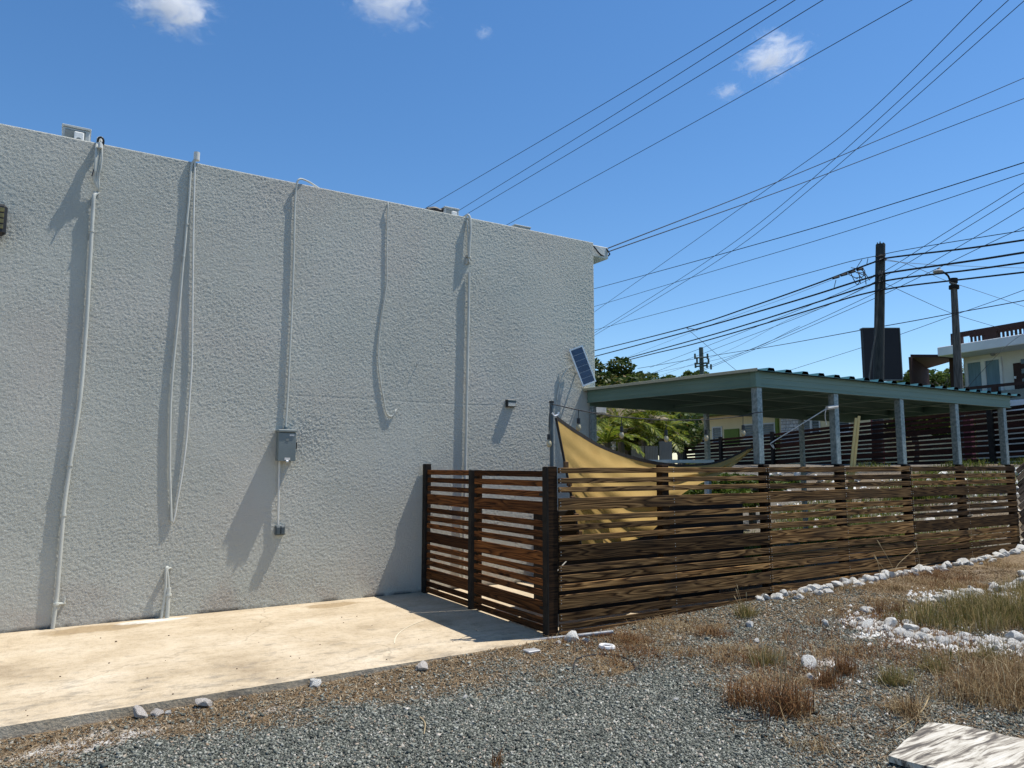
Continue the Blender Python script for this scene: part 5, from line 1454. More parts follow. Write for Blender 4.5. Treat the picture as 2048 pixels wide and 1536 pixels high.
# white stone cladding, each stone its own piece
t0, z1 = H.tz(1563, 832); t1, z0 = H.tz(1606, 860)
part('cladding_bed', H.box(MB(), t0, t1, -0.06, -0.003, z0 - .6, z1), M['mortar'], yh)
rst = random.Random(8)
zz = z0 - .1
while zz < z1 - 0.05:
    hh_ = min(rst.uniform(0.10, 0.17), z1 - zz)
    tt_ = t0
    while tt_ < t1 - 0.05:
        ww_ = min(rst.uniform(0.12, 0.26), t1 - tt_)
        part('stone', H.box(MB(), tt_ + .012, tt_ + ww_ - .012, -0.062 - rst.uniform(.02, .05), -0.061, zz + .012, zz + hh_ - .012, 0.02), M['stone'], yh)
        tt_ += ww_
    zz += hh_

# white two-storey house
A, B = PF(1874, 695, 33), PF(2048, 668, 29.5)
W = Fr(A, B)
wh = thing('white_house', 'modern white two storey house with a flat roof and dark wooden railings', 'house', A)
zr1, zr0 = A.z, W.tz(1874, 713)[1]
LW = W.L + 5
part('roof_slab', W.box(MB(), 0, LW, 0, 9, zr0, zr1, 0.02), M['house_white'], wh)
D = 1.5          # wall stands back under the slab
tl = W.tz(1928, 740, D)[0]
zfl = W.tz(2000, 795, D)[1]
part('wall', W.box(MB(), tl, LW, D, 9, zfl - 0.3, zr0 - 0.002), M['house_cream'], wh)
part('floor_slab', W.box(MB(), tl - 1.0, LW, -0.2, 9, zfl - 0.75, zfl - 0.302, 0.02), M['house_white'], wh)
part('lower_wall', W.box(MB(), tl, LW, D, 9, 1.0, zfl - 0.752), M['house_white'], wh)
t0, z1 = W.tz(1936, 727, D); t1, z0 = W.tz(2005, 790, D)
t1 = t0 + (t1 - t0)
wf_ = W.box(W.box(W.box(MB(), t0 - .1, t1 + .1, D - 0.08, D - 0.003, z1, z1 + .1), t0 - .1, t0, D - 0.08, D - 0.003, z0, z1), t1, t1 + .1, D - 0.08, D - 0.003, z0, z1)
tm = (t0 + t1) / 2
W.box(wf_, tm - .1, tm + .1, D - 0.08, D - 0.003, z0, z1)
wn = part('window', wf_, M['white_paint'], wh)
for (a_, c__) in ((t0, tm - .1), (tm + .1, t1)):
    part('pane', W.box(MB(), a_, c__, D - 0.02, D - 0.004, z0, z1), M['curtain'], wn)
t0, z1 = W.tz(2027, 727, D); t1 = t0 + 1.0
dr_ = part('door', W.box(MB(), t0, t1, D - 0.06, D - 0.003, zfl - .3, z1, 0.01), M['brown_wood'], wh)
part('handle', W.box(MB(), t0 + .06, t0 + .12, D - 0.12, D - 0.061, zfl + .75, zfl + .85), M['alu'], dr_)
for k in range(4):
    part('door_inset', W.box(MB(), t0 + .35, t1 - .1, D - 0.07, D - 0.061, zfl + .1 + k * .42, zfl + .3 + k * .42), M['glass_dark'], dr_)
part('wall_light', MB().sphere(W.m @ Vector((W.tz(1987, 708, D)[0], D - 0.08, W.tz(1987, 708, D)[1])), 0.1, 8, 6), M['lamp_grey'], wh)
# balcony railing
zrl = W.tz(2000, 771, 0)[1]
part('balcony_rail', W.box(MB(), tl - .9, LW, -0.15, -0.05, zrl - 0.06, zrl + 0.06), M['brown_wood'], wh)
for k in range(4):
    t_ = W.tz(1993, 780, 0)[0] + (k - 1) * 2.2
    part('balcony_post', W.box(MB(), t_ - .12, t_ + .12, -0.16, -0.04, zfl - .3, zrl - .061), M['brown_wood'], wh)
part('balcony_panel', W.box(MB(), W.tz(1958, 780, 0)[0], LW, -0.02, 0.02, zfl - .28, zrl - .22), M['glass_dark'], wh)
# brown column and slatted screen at the left
t0 = W.tz(1905, 740, D - .2)[0]; t1 = W.tz(1917, 740, D - .2)[0]
part('column', W.box(MB(), t0, t1, D - .4, D - .004, zfl - 3, zr0 - 0.003), M['brown_wood'], wh)
S0 = PF(1821, 714, 33); S1 = PF(1853, 724, 37)
d3 = (S1 - S0); d3.z = 0
zt_ = S0.z; zbot = PF(1825, 785, 33).z - 1.5
for k in range(11):
    p = S0 + d3 * (k / 10)
    part('screen_slat', MB().cbox(p.x - .09, p.x + .09, p.y - .05, p.y + .05, zbot, zt_ - .002, 0.01), M['brown_wood'], wh)
R0 = W.m @ Vector((0.0, 0.1, zt_)); R1 = W.m @ Vector((t1, D, zt_))
cn_ = MB(); vs = [Vector((S0.x, S0.y, zt_)), Vector((S1.x, S1.y, zt_)), Vector((R1.x, R1.y, zt_)), Vector((R0.x, R0.y, zt_))]
cn_.add(vs + [p + Vector((0, 0, 0.12)) for p in vs], [(3, 2, 1, 0), (4, 5, 6, 7), (0, 1, 5, 4), (1, 2, 6, 5), (2, 3, 7, 6), (3, 0, 4, 7)])
part('canopy', cn_, M['brown_wood'], wh)
# roof terrace railing
z_t0 = W.tz(1903, 672, 0.6)[1]
t_a = W.tz(1903, 680, 0.6)[0]
part('terrace_rail', W.box(MB(), t_a, LW, 0.55, 0.7, z_t0 - .12, z_t0 + .1), M['brown_wood'], wh)
part('terrace_post', W.box(MB(), t_a, t_a + .5, 0.54, 0.71, zr1, z_t0 - .121), M['brown_wood'], wh)
t_p = W.tz(1984, 680, 0.6)[0]
part('terrace_post', W.box(MB(), t_p - .28, t_p + .25, 0.54, 0.71, zr1, z_t0 - .121), M['brown_wood'], wh)
part('terrace_post', W.box(MB(), t_p + 3.0, t_p + 3.5, 0.54, 0.71, zr1, z_t0 - .121), M['brown_wood'], wh)
t_b = W.tz(1940, 680, 0.6)[0]
zm_ = zr1 + (z_t0 - zr1) * 0.62
part('baluster_rail', W.box(W.box(MB(), t_b, t_p - .281, 0.58, 0.66, zm_, zm_ + .16), t_p + .251, t_p + 2.999, 0.58, 0.66, zm_, zm_ + .16), M['brown_wood'], wh)
for k in range(22):
    t_ = t_b + 0.06 + k * 0.175
    if t_p - .36 < t_ < t_p + .3 or t_ > t_p + 2.9: continue
    part('baluster', W.box(MB(), t_ - .045, t_ + .045, 0.6, 0.64, zr1, zm_ - .001), M['brown_wood'], wh)
part('terrace_shed', W.box(MB(), t_a + .55, t_b - .1, 2.2, 2.6, zr1, zr1 + .25), M['house_green'], wh)

# ================================================================== TREES
def leaves(centers, radii, n, size, seed, droop=0.3):
    rng = np.random.default_rng(seed)
    centers = np.array(centers, float); radii = np.array(radii, float)
    wgt = radii.prod(axis=1) ** 0.67; wgt /= wgt.sum()
    ci = rng.choice(len(centers), n, p=wgt)
    d = rng.normal(size=(n, 3)); d /= np.linalg.norm(d, axis=1)[:, None]
    rr = rng.uniform(0.55, 1.08, n) ** 0.6
    p = centers[ci] + d * rr[:, None] * radii[ci]
    a = rng.normal(size=(n, 3)); a[:, 2] *= 0.5; a /= np.linalg.norm(a, axis=1)[:, None]
    b = np.cross(a, rng.normal(size=(n, 3))); b /= np.linalg.norm(b, axis=1)[:, None]
    s = size * rng.uniform(0.6, 1.3, n)[:, None]
    V_ = np.stack([p - a * s, p + b * s * .45, p + a * s, p - b * s * .45], 1).reshape(-1, 3)
    Fc = np.arange(n * 4).reshape(n, 4)
    return V_, Fc

def clumpy(c, r, k, seed, flat=0.8):
    rng = random.Random(seed)
    C_, R_ = [], []
    for i in range(k):
        v = Vector((rng.gauss(0, 1), rng.gauss(0, 1), rng.gauss(0, 1) * flat)); v.normalize()
        v *= rng.uniform(0.35, 0.95)
        C_.append((c.x + v.x * r[0], c.y + v.y * r[1], c.z + v.z * r[2])); s = rng.uniform(0.22, 0.42)
        R_.append((r[0] * s, r[1] * s, r[2] * s))
    return C_, R_

def tree(label, px, py, d, rw, rh, mat, n, size, seed, k=22, name='leafy_tree', group=None):
    c = PF(px, py, d)
    base = Vector((c.x, c.y, gz(c.x, c.y) - 0.2))
    t = thing(name, label, 'tree', base, group)
    tk = MB()
    rng = random.Random(seed)
    top_ = Vector((c.x, c.y, c.z))
    tk.tube(spline([base, base.lerp(top_, .5) + Vector((rng.uniform(-.3, .3), rng.uniform(-.3, .3), 0)), top_], 5), [0.22 * rw / 2.5 * (1 - 0.06 * i) for i in range(11)], 8)
    C_, R_ = clumpy(c, (rw, rw, rh), k, seed)
    for i in range(0, k, 2):
        q_ = Vector(C_[i]); s0 = base.lerp(top_, rng.uniform(.55, .95))
        tk.tube(spline([s0, s0.lerp(q_, .5) + Vector((0, 0, .15)), q_], 3), [0.07, 0.06, 0.05, 0.045, 0.035, 0.028, 0.02], 5)
    part('trunk', tk, M['bark'], t)
    V_, Fc = leaves(C_, R_, n, size, seed)
    V_ -= np.array(root_loc(t))
    link('crown', np_mesh('crown', V_, Fc, M[mat], 4), (0, 0, 0), t)
    return t
tree('dark bushy tree just past the corner of the building', 1222, 778, 36, 1.9, 1.35, 'leaf_dark', 9000, 0.13, 21, 26)
tree('rounded tree with thin fronds above the carport edge', 1330, 775, 42, 1.5, 0.9, 'leaf_mid', 3500, 0.12, 22, 14)
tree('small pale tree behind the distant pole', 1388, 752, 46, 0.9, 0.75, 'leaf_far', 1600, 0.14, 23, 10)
tree('low shrubby tree at the back of the yard above the palms', 1290, 800, 34, 2.2, 0.9, 'leaf_dark', 5000, 0.13, 24, 18)
tree('dark green tree behind the yellow house corner', 1370, 838, 44, 2.6, 1.5, 'leaf_dark', 8000, 0.14, 25, 24)
tree('dense dark tree above the yellow house roof', 1460, 822, 46, 2.6, 1.2, 'leaf_dark', 7000, 0.14, 26, 22)
tree('bright bushy shrub beside the yellow house wall', 1358, 870, 33, 1.1, 0.95, 'leaf_mid', 4500, 0.10, 27, 18)
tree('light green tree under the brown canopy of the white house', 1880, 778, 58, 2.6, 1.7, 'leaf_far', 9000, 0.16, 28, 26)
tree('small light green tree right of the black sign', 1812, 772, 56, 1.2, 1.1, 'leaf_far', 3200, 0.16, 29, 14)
tree('low green hedge tree seen under the carport by the maroon column', 1825, 846, 30, 1.3, 0.8, 'leaf_mid', 3500, 0.11, 30, 14)

tree('tall dark hedge tree filling the gap behind the palm clump', 1268, 838, 24, 1.9, 1.5, 'leaf_dark', 9000, 0.11, 31, 26)
tree('leafy dark shrub at the wall corner behind the palms', 1205, 868, 21, 1.3, 1.2, 'leaf_dark', 5000, 0.10, 32, 18)

tree('bushy yellow green leaf mass in the middle of the palm clump', 1252, 852, 18, 0.95, 0.5, 'palm_leaf', 3200, 0.13, 37, 16)
tree('low green shrub on the bank under the carport, by the sail tail', 1440, 985, 16.5, 1.0, 0.42, 'leaf_mid', 3000, 0.07, 33, 14)
tree('low wide green shrub on the bank beneath the pale rod', 1505, 975, 18, 1.3, 0.4, 'leaf_mid', 3600, 0.08, 34, 16)
tree('small dark shrub on the bank behind the first carport post', 1395, 970, 18, 1.0, 0.45, 'leaf_dark', 3000, 0.08, 35, 14)
tree('round green shrub on the bank near the end of the long fence', 1885, 1000, 17, 0.7, 0.3, 'leaf_mid', 1800, 0.07, 36, 12)

def bare_tree(label, px, py, d, h, spread, seed):
    c = PF(px, py, d)
    base = Vector((c.x, c.y, gz(c.x, c.y)))
    t = thing('bare_tree', label, 'tree', base)
    rng = random.Random(seed)
    mb = MB()
    def grow(p, dirv, L, r, lev):
        e = p + dirv * L
        mid_ = p.lerp(e, .5) + Vector((rng.uniform(-1, 1), rng.uniform(-1, 1), rng.uniform(-.4, .6))) * L * .08
        mb.tube([p, mid_, e], [r, r * .8, r * .6], 4 if lev else 7)
        if lev >= 4: return
        for _ in range(3 if lev else 5):
            nd = (dirv + Vector((rng.gauss(0, 1) * spread, rng.gauss(0, 1) * spread, rng.gauss(0.1, .4)))).normalized()
            grow(p.lerp(e, rng.uniform(.6, 1)), nd, L * rng.uniform(.28, .5) * (1 if lev == 0 else 1.3), r * .5, lev + 1)
    grow(base, Vector((0.02, 0, 1)), (c.z - base.z) * 0.62, 0.10, 0)
    part('branches', mb, M['bare_bark'], t)
bare_tree('bare twiggy tree rising behind the terrace railing of the white house', 1962, 668, 44, 2, 0.55, 4)
bare_tree('thin bare tree between the brown canopy and the street lamp', 1882, 745, 46, 2, 0.5, 9)

# palms
def palm(label, px, py, d, n, L, seed, lean=0.0, trunk_h=1.0):
    c = PF(px, py, d)
    base = Vector((c.x, c.y, gz(c.x, c.y) - .1))
    t = thing('palm', label, 'palm', base)
    rng = random.Random(seed)
    tk = MB()
    part('trunk', tk.tube(spline([base, base.lerp(c, .5) + Vector((.05, 0, 0)), c], 4), [0.09, .085, .08, .08, .075, .07, .07, .07, .065], 8), M['bark'], t)
    for k in range(n):
        az = 2 * math.pi * k / n + rng.uniform(-.3, .3)
        el = rng.uniform(0.3, 1.3)
        dv = Vector((math.cos(az) * math.cos(el), math.sin(az) * math.cos(el), math.sin(el)))
        pts, dirs = [Vector(c)], []
        p = Vector(c); Lk = L * rng.uniform(.8, 1.15)
        for i in range(12):
            dv = (dv + Vector((0, 0, -0.125))).normalized(); dirs.append(dv.copy())
            p = p + dv * Lk / 12; pts.append(p.copy())
        fm_ = MB().tube(pts, [0.014 * (1 - i / 14) for i in range(13)], 4)
        for i in range(2, 36):
            u = i / 36; a = u * 12; j = min(int(a), 11)
            q_ = pts[j].lerp(pts[j + 1], a - j); dd = dirs[j]
            side = dd.cross(Vector((0, 0, 1)))
            if side.length < 1e-4: side = Vector((1, 0, 0))
            side.normalize()
            ll = Lk * 0.30 * math.sin(math.pi * (0.12 + 0.86 * u)) ** 0.8
            for s in (-1, 1):
                tip = q_ + (side * s * 0.8 + dd * 0.65 + Vector((0, 0, rng.uniform(-.35, .15)))).normalized() * ll
                mid_ = q_.lerp(tip, .45) + Vector((0, 0, ll * .06)); wd = dd * 0.016
                fm_.add([q_, mid_ + wd, tip, mid_ - wd], [(0, 1, 2, 3)])
        part('frond', fm_, M['palm_leaf'] if rng.random() > .12 else M['dead_frond'], t)
    return t
palm('tall clump palm with arching yellow green fronds next to the building corner', 1240, 852, 15.5, 20, 1.05, 1)
palm('palm with a drooping frond in the middle of the palm clump', 1288, 856, 16.2, 20, 1.0, 2)
palm('palm with pale dry fronds at the outer side of the palm clump', 1325, 876, 16.8, 16, 0.85, 3)
palm('full palm with a rounded crown just under the carport roof edge', 1265, 836, 17.5, 22, 1.15, 8)
palm('short palm low behind the tan sail', 1215, 885, 14.6, 12, 0.85, 5)

# ================================================================== WHITE ROCKS
def rock_mesh(seed, name, mat, flat=0.8):
    rng = random.Random(seed)
    import bmesh
    bm = bmesh.new()
    bmesh.ops.create_icosphere(bm, subdivisions=2, radius=1)
    o = Vector((rng.uniform(0, 50), rng.uniform(0, 50), rng.uniform(0, 50)))
    cuts = [(Vector((rng.gauss(0, 1), rng.gauss(0, 1), rng.gauss(0, 1))).normalized(), rng.uniform(.5, .8)) for _ in range(11)]
    for v in bm.verts:
        p = v.co.copy()
        for n_, d_ in cuts:
            k = p.dot(n_) - d_
            if k > 0: p -= n_ * k * 0.95
        p *= 1 + 0.22 * mnoise.noise(p * 1.6 + o)
        v.co = Vector((p.x * rng.uniform(.98, 1.02), p.y, p.z * flat))
    me = bpy.data.meshes.new(name); bm.to_mesh(me); bm.free()
    me.materials.append(mat)
    me.polygons.foreach_set('use_smooth', [True] * len(me.polygons))
    try: me.set_sharp_from_angle(angle=math.radians(28))
    except Exception: pass
    return me
ROCKS = [rock_mesh(100 + i, 'rock', M['rock'], 0.72 + 0.08 * (i % 3)) for i in range(10)]
def rock(x, y, r, label, group, me=None, sink=0.3, z=None):
    zz = (gz(x, y) if z is None else z) + r * (0.60 - sink)
    o = link('rock', me or random.choice(ROCKS), (x, y, zz), None, (random.uniform(-.5, .5), random.uniform(-.5, .5), random.uniform(0, 6.28)))
    o.scale = (r * random.uniform(.85, 1.2), r * random.uniform(.8, 1.15), r * random.uniform(.8, 1.1))
    return tag(o, label, 'rock', group)
rr_ = random.Random(17)
x = 7.45
while x < 14.9:
    r = rr_.uniform(0.042, 0.105)
    yb = 6.22 + 0.02 * (x - 7.4) * 0 
    yb = 6.24 if x < 14 else 6.24 - (x - 14) * .2
    rock(x, yb + rr_.uniform(-.05, .04), r, 'white rock in the border along the foot of the long fence', 'white rocks bordering the long fence')
    if rr_.random() < 0.3:
        rock(x + rr_.uniform(-.05, .05), yb - rr_.uniform(.12, .2), r * rr_.uniform(.6, .9), 'white rock in the border along the foot of the long fence', 'white rocks bordering the long fence')
    x += r * rr_.uniform(1.15, 1.65)
for px, py, r in ((2040, 1100, .13), (2030, 1108, .1), (2046, 1090, .12)):
    p = G(px, py); rock(p.x, p.y, r, 'white rock in the border along the foot of the long fence', 'white rocks bordering the long fence')
# loose band across the weeds
def scatter_px(poly, n, rng_, rlo, rhi, label, group):
    for _ in range(n):
        t_ = rng_.random() * (len(poly) - 1); i = int(t_); f = t_ - i
        px = poly[i][0] + (poly[i + 1][0] - poly[i][0]) * f; py = poly[i][1] + (poly[i + 1][1] - poly[i][1]) * f
        wv = poly[i][2]
        p = G(px + rng_.gauss(0, wv), min(1535, py + rng_.gauss(0, wv * .42)))
        rock(p.x, p.y, rng_.uniform(rlo, rhi) * (1.0 if rng_.random() < .8 else 1.35), label, group, sink=rng_.uniform(.2, .45))
scatter_px([(1710, 1238, 16), (1750, 1258, 16), (1800, 1268, 13), (1850, 1280, 12), (1900, 1282, 12), (1960, 1285, 12), (2048, 1295, 16), (2100, 1305, 16)], 98, rr_, 0.024, 0.068, 'white rock in the loose row through the weeds', 'white rocks in the loose row through the weeds')
scatter_px([(1835, 1208, 10), (1890, 1200, 10), (1950, 1190, 10), (2000, 1180, 10), (2060, 1165, 12)], 44, rr_, 0.04, 0.09, 'white rock in the far row beyond the tall grass', 'white rocks in the far row beyond the grass')
for px, py, r, lb in ((1781, 1255, .10, 'largest rounded white rock at the bend of the loose row'), (1818, 1252, .075, 'white rock next to the largest rounded rock'),
                      (2030, 1283, .10, 'large flat white rock at the tail of the loose row'), (1730, 1225, .06, 'white rock standing apart at the head of the loose row'),
                      (1990, 1182, .09, 'upright white rock in the far row beyond the tall grass')):
    p = G(px, py); rock(p.x, p.y, r, lb, None, sink=.2)
for px, py, r, lb, mt in ((842, 1340, .062, 'grey angular stone lying at the edge of the gravel by the slab', 'pink'), (625, 1371, .055, 'small white stone against the slab edge', None),
                          (408, 1413, .055, 'flat pale stone in the litter beside the slab', 'pink'), (281, 1436, .06, 'pinkish angular stone near the corner of the slab edge', 'pink'),
                          (312, 1431, .042, 'pink stone beside a larger pinkish stone by the slab', 'pink'), (336, 1428, .024, 'tiny pale stone next to the pink stones by the slab', None),
                          (1144, 1283, .065, 'white rounded stone in front of the metal pipe by the corner post', None), (1118, 1288, .03, 'small white stone left of the rounded stone by the pipe', None),
                          (1172, 1286, .04, 'pair-like white stone right of the rounded stone by the pipe', None), (1515, 1286, .03, 'flat white chip in the weeds', None),
                          (930, 1397, .022, 'pale pebble standing out in the gravel', None), (1352, 1402, .02, 'little pale stone among the gravel', None),
                          (1620, 1336, .07, 'whitish stone half hidden behind the rusty weed clump', None), (1622, 1362, .045, 'flat white stone below the half hidden stone', None),
                          (1500, 1254, .05, 'low white stone among weeds near the fence foot', None), (1652, 1252, .045, 'isolated white stone between the fence and the loose row', None)):
    p = G(px, py); r *= 1.25
    if p.x < 4.4: p.y = min(p.y, float(slab_front(p.x)) - r * 1.05)
    o = rock(p.x, p.y, r, lb.replace('pair-like ', ''), None, None, .2)
    if mt:
        o.data = rock_mesh(int(px), 'rock', M['rock_pink'], .6)

# rocks and grass on the bank, glimpsed through the boards
rk = random.Random(31)
for k in range(40):
    p = G(rk.uniform(1535, 2040), 945 + 130 * rk.random() ** 1.3)
    rock(p.x, p.y, rk.uniform(.08, .17), 'white rock on the bank glimpsed between the fence boards', 'white rocks on the bank behind the long fence')

# small limestone rubble filling the rows
rb = MB(); rbr = random.Random(77)
def rubble(px, py, r):
    p = G(px, py)
    q_ = [Vector((rbr.uniform(.6, 1.1) * math.cos(a * 1.2566 + rbr.uniform(-.3, .3)), rbr.uniform(.6, 1.1) * math.sin(a * 1.2566), rbr.uniform(-.3, .2))) for a in range(5)]
    rb.add([p + v * r for v in q_] + [p + Vector((rbr.uniform(-.3, .3), rbr.uniform(-.3, .3), rbr.uniform(.5, .9))) * r], [(a, (a + 1) % 5, 5) for a in range(5)])
for _ in range(1100):
    t_ = rbr.random() * 7; i = int(t_); f = t_ - i
    L_ = [(1700, 1232), (1750, 1258), (1800, 1268), (1850, 1280), (1900, 1284), (1960, 1287), (2048, 1297), (2110, 1306)]
    rubble(L_[i][0] + (L_[i + 1][0] - L_[i][0]) * f + rbr.gauss(0, 24), L_[i][1] + (L_[i + 1][1] - L_[i][1]) * f + rbr.gauss(0, 11), rbr.uniform(.012, .040))
for _ in range(600):
    rubble(rbr.uniform(1815, 2090), 1212 - rbr.uniform(0, 30) + rbr.gauss(0, 6), rbr.uniform(.014, .035))
for _ in range(300):
    rubble(rbr.uniform(1540, 2040), 950 + rbr.uniform(0, 120), rbr.uniform(.03, .07))
for _ in range(70):
    rubble(rbr.gauss(1640, 60), rbr.gauss(1350, 22), rbr.uniform(.010, .026))
tag(link('rubble', rb.mesh('rubble', M['rock'])), 'crumbled white limestone rubble between the rocks', 'rubble', kind='stuff')

# ================================================================== GRAVEL, GRASS, LITTER
def in_frame(x, y, z, m=0.12):
    dx, dy, dz_ = x, y, z - EYE.z
    fd = dx * CA + dy * SA; lat = dx * SA - dy * CA
    zc = fd * CP + dz_ * SP; yc = -fd * SP + dz_ * CP
    u = lat / np.maximum(zc, .1) * F / 1024; v = yc / np.maximum(zc, .1) * F / 768
    return (zc > 0.5) & (np.abs(u) < 1 + m) & (np.abs(v) < 1 + m)


n = 640000
x = RNG.uniform(-1.5, 9, n); y = RNG.uniform(1.9, 6.36, n)
d = np.hypot(x, y)
keep = (RNG.random(n) < np.clip(1.25 - (d - 4.0) * 0.16, 0.18, 1)) & (y < slab_front(x) - 0.03) & in_frame(x, y, 0 * x)
dr = dryness(x, y)
keep &= RNG.random(n) > dr * np.where(x < 4.4, 0.86, 0.45)
keep &= RNG.random(n) > palegr(x, y) * 0.9
x, y, d = x[keep], y[keep], d[keep]
n = len(x)
base = np.array([(1, 0, -.3), (-.5, .87, -.3), (-.5, -.87, -.3), (.05, .05, .9)], float)
fc = np.array([(0, 1, 3), (1, 2, 3), (2, 0, 3), (1, 0, 2)])
sz = (RNG.gamma(2.6, 0.0019, n) + 0.0030) * (1 + 0.05 * (d - 4))
V_ = base[None] * (1 + RNG.uniform(-.35, .35, (n, 4, 3)))
V_ += RNG.uniform(-.2, .2, (n, 4, 3))
q4 = RNG.normal(size=(n, 4)); q4 /= np.linalg.norm(q4, axis=1)[:, None]
w_, a_, b__, c__ = q4.T
R_ = np.stack([np.stack([1 - 2 * (b__**2 + c__**2), 2 * (a_*b__ - c__*w_), 2 * (a_*c__ + b__*w_)], -1), np.stack([2 * (a_*b__ + c__*w_), 1 - 2 * (a_**2 + c__**2), 2 * (b__*c__ - a_*w_)], -1), np.stack([2 * (a_*c__ - b__*w_), 2 * (b__*c__ + a_*w_), 1 - 2 * (a_**2 + b__**2)], -1)], 1)
V_ = np.einsum('nij,nkj->nki', R_, V_) * sz[:, None, None]
V_[..., 2] *= 0.8
V_ += np.stack([x, y, ground_z(x, y) + sz * 0.35], -1)[:, None]
Fc = (fc[None] + (np.arange(n) * 4)[:, None, None]).reshape(-1, 3)
tag(link('gravel', np_mesh('gravel', V_.reshape(-1, 3), Fc, M['gravel'], 3)), 'blue grey crushed gravel covering the ground', 'gravel', kind='stuff')

bp1, bp2, bp3, bp4 = G(1858, 1452), G(1778, 1532), G(2300, 1640), G(2260, 1512)
def on_board(x, y):
    P = [bp1, bp2, bp3, bp4]; ins = np.ones(np.shape(x), bool)
    for a, b in zip(P, P[1:] + P[:1]):
        ins &= ((b.x - a.x) * (y - a.y) - (b.y - a.y) * (x - a.x)) > -0.02
    return ins

def blades(px_, py_, zb, h, lean, wid, rng, curl=0.5):
    """thin two-segment blades: arrays -> verts, tris"""
    n = len(px_)
    az = rng.uniform(0, 2 * np.pi, n)
    dirx, diry = np.cos(az), np.sin(az)
    wx, wy = -np.sin(az + rng.uniform(-1, 1, n)) * wid, np.cos(az) * wid
    b0 = np.stack([px_ - wx, py_ - wy, zb - 0.005], -1); b1 = np.stack([px_ + wx, py_ + wy, zb - 0.005], -1)
    mh = h * 0.6
    m0 = np.stack([px_ + dirx * lean * h * .35 - wx * .7, py_ + diry * lean * h * .35 - wy * .7, zb + mh], -1)
    m1 = np.stack([px_ + dirx * lean * h * .35 + wx * .7, py_ + diry * lean * h * .35 + wy * .7, zb + mh], -1)
    tp_ = np.stack([px_ + dirx * lean * h, py_ + diry * lean * h, zb + h * (1 - curl * np.minimum(lean, 1) * .5)], -1)
    V_ = np.stack([b0, b1, m1, m0, tp_], 1).reshape(-1, 3)
    o = (np.arange(n) * 5)[:, None]
    Fc = np.concatenate([np.stack([o[:, 0], o[:, 0] + 1, o[:, 0] + 2], -1), np.stack([o[:, 0], o[:, 0] + 2, o[:, 0] + 3], -1), np.stack([o[:, 0] + 3, o[:, 0] + 2, o[:, 0] + 4], -1)])
    return V_, Fc

def field(name, label, n, mask, hmean, lean, wid, mat, seed, xr=(-1, 14), yr=(1.6, 6.36), tuft=0.06, per=8):
    rng = np.random.default_rng(seed)
    nt_ = n // per
    cx, cy = rng.uniform(*xr, nt_), rng.uniform(*yr, nt_)
    k = (rng.random(nt_) < mask(cx, cy)) & in_frame(cx, cy, 0 * cx, .25)
    cx, cy = cx[k], cy[k]
    hs = rng.uniform(.5, 1.5, len(cx))
    x = np.repeat(cx, per) + rng.normal(0, tuft, len(cx) * per); y = np.repeat(cy, per) + rng.normal(0, tuft, len(cx) * per)
    hh = np.repeat(hs, per) * hmean * rng.uniform(.5, 1.4, len(x))
    ok = (y < slab_front(x) - 0.02) | (y > 6.7)
    ok &= ~on_board(x, y)
    x, y, hh = x[ok], y[ok], hh[ok]
    V_, Fc = blades(x, y, ground_z(x, y), hh, np.abs(rng.normal(lean, lean * .5, len(x))), wid * rng.uniform(.6, 1.3, len(x)), rng)
    o = link(name, np_mesh(name, V_, Fc, M[mat], 3))
    return tag(o, label, 'grass', kind='stuff')

field('leaf_litter', 'matted brown dead leaves and stems along the slab edge', 400000, lambda x, y: dryness(x, y) ** 1.1 * (.35 + .65 * vnoise(x, y, 6.0, 40)), 0.013, 3.2, 0.0040, 'litter', 1, (-1.2, 12), (1.6, 6.36), 0.05, 10)
field('dry_grass', 'short dry straw coloured grass among the gravel', 150000, lambda x, y: sstep(.4, .9, dryness(x, y)) * sstep(3.6, 4.6, x) * sstep(.48, .68, vnoise(x, y, 2.3, 8)) * .9, 0.050, 1.7, 0.0022, 'dry', 2, (3.5, 13), (1.6, 6.36), 0.05, 12)
field('rust_weeds', 'reddish brown dried weeds in patches before the fence', 80000, lambda x, y: sstep(3.9, 4.6, x) * sstep(.50, .66, vnoise(x, y, 1.15, 12)) * dryness(x, y), 0.06, 1.0, 0.0022, 'rust_blade', 3, (3.8, 12), (1.6, 6.2), 0.045, 14)
def tall(x, y):
    return sstep(7.5, 8.1, x - .3 * (4.2 - y)) * sstep(3.35, 3.8, y) * sstep(4.95, 4.5, y) * .9
field('tall_grass', 'tall green and golden grass between the rows of white rocks', 60000, lambda x, y: tall(x, y) * sstep(.25, .6, vnoise(x, y, 2.1, 14)), 0.19, .6, 0.0026, 'green_blade', 4, (6.8, 13), (3.0, 5.2), 0.06, 16)
field('golden_grass', 'tall rusty gold dry grass behind the weathered board', 46000, lambda x, y: sstep(5.4, 6.1, x + .35 * (y - 3)) * sstep(1.7, 2.3, y) * sstep(3.45, 2.9, y) * sstep(8.6, 7.8, x) * sstep(.3, .55, vnoise(x, y, 2.2, 23)), 0.16, .8, 0.0022, 'dry', 5, (4.8, 8.8), (1.7, 3.6), 0.06, 16)
field('bank_grass', 'green grass on the bank behind the long fence', 62000, lambda x, y: sstep(.35, .6, vnoise(x, y, .7, 19)), 0.13, .7, 0.007, 'bank_blade', 6, (7.9, 20), (7.0, 13), 0.10, 14)

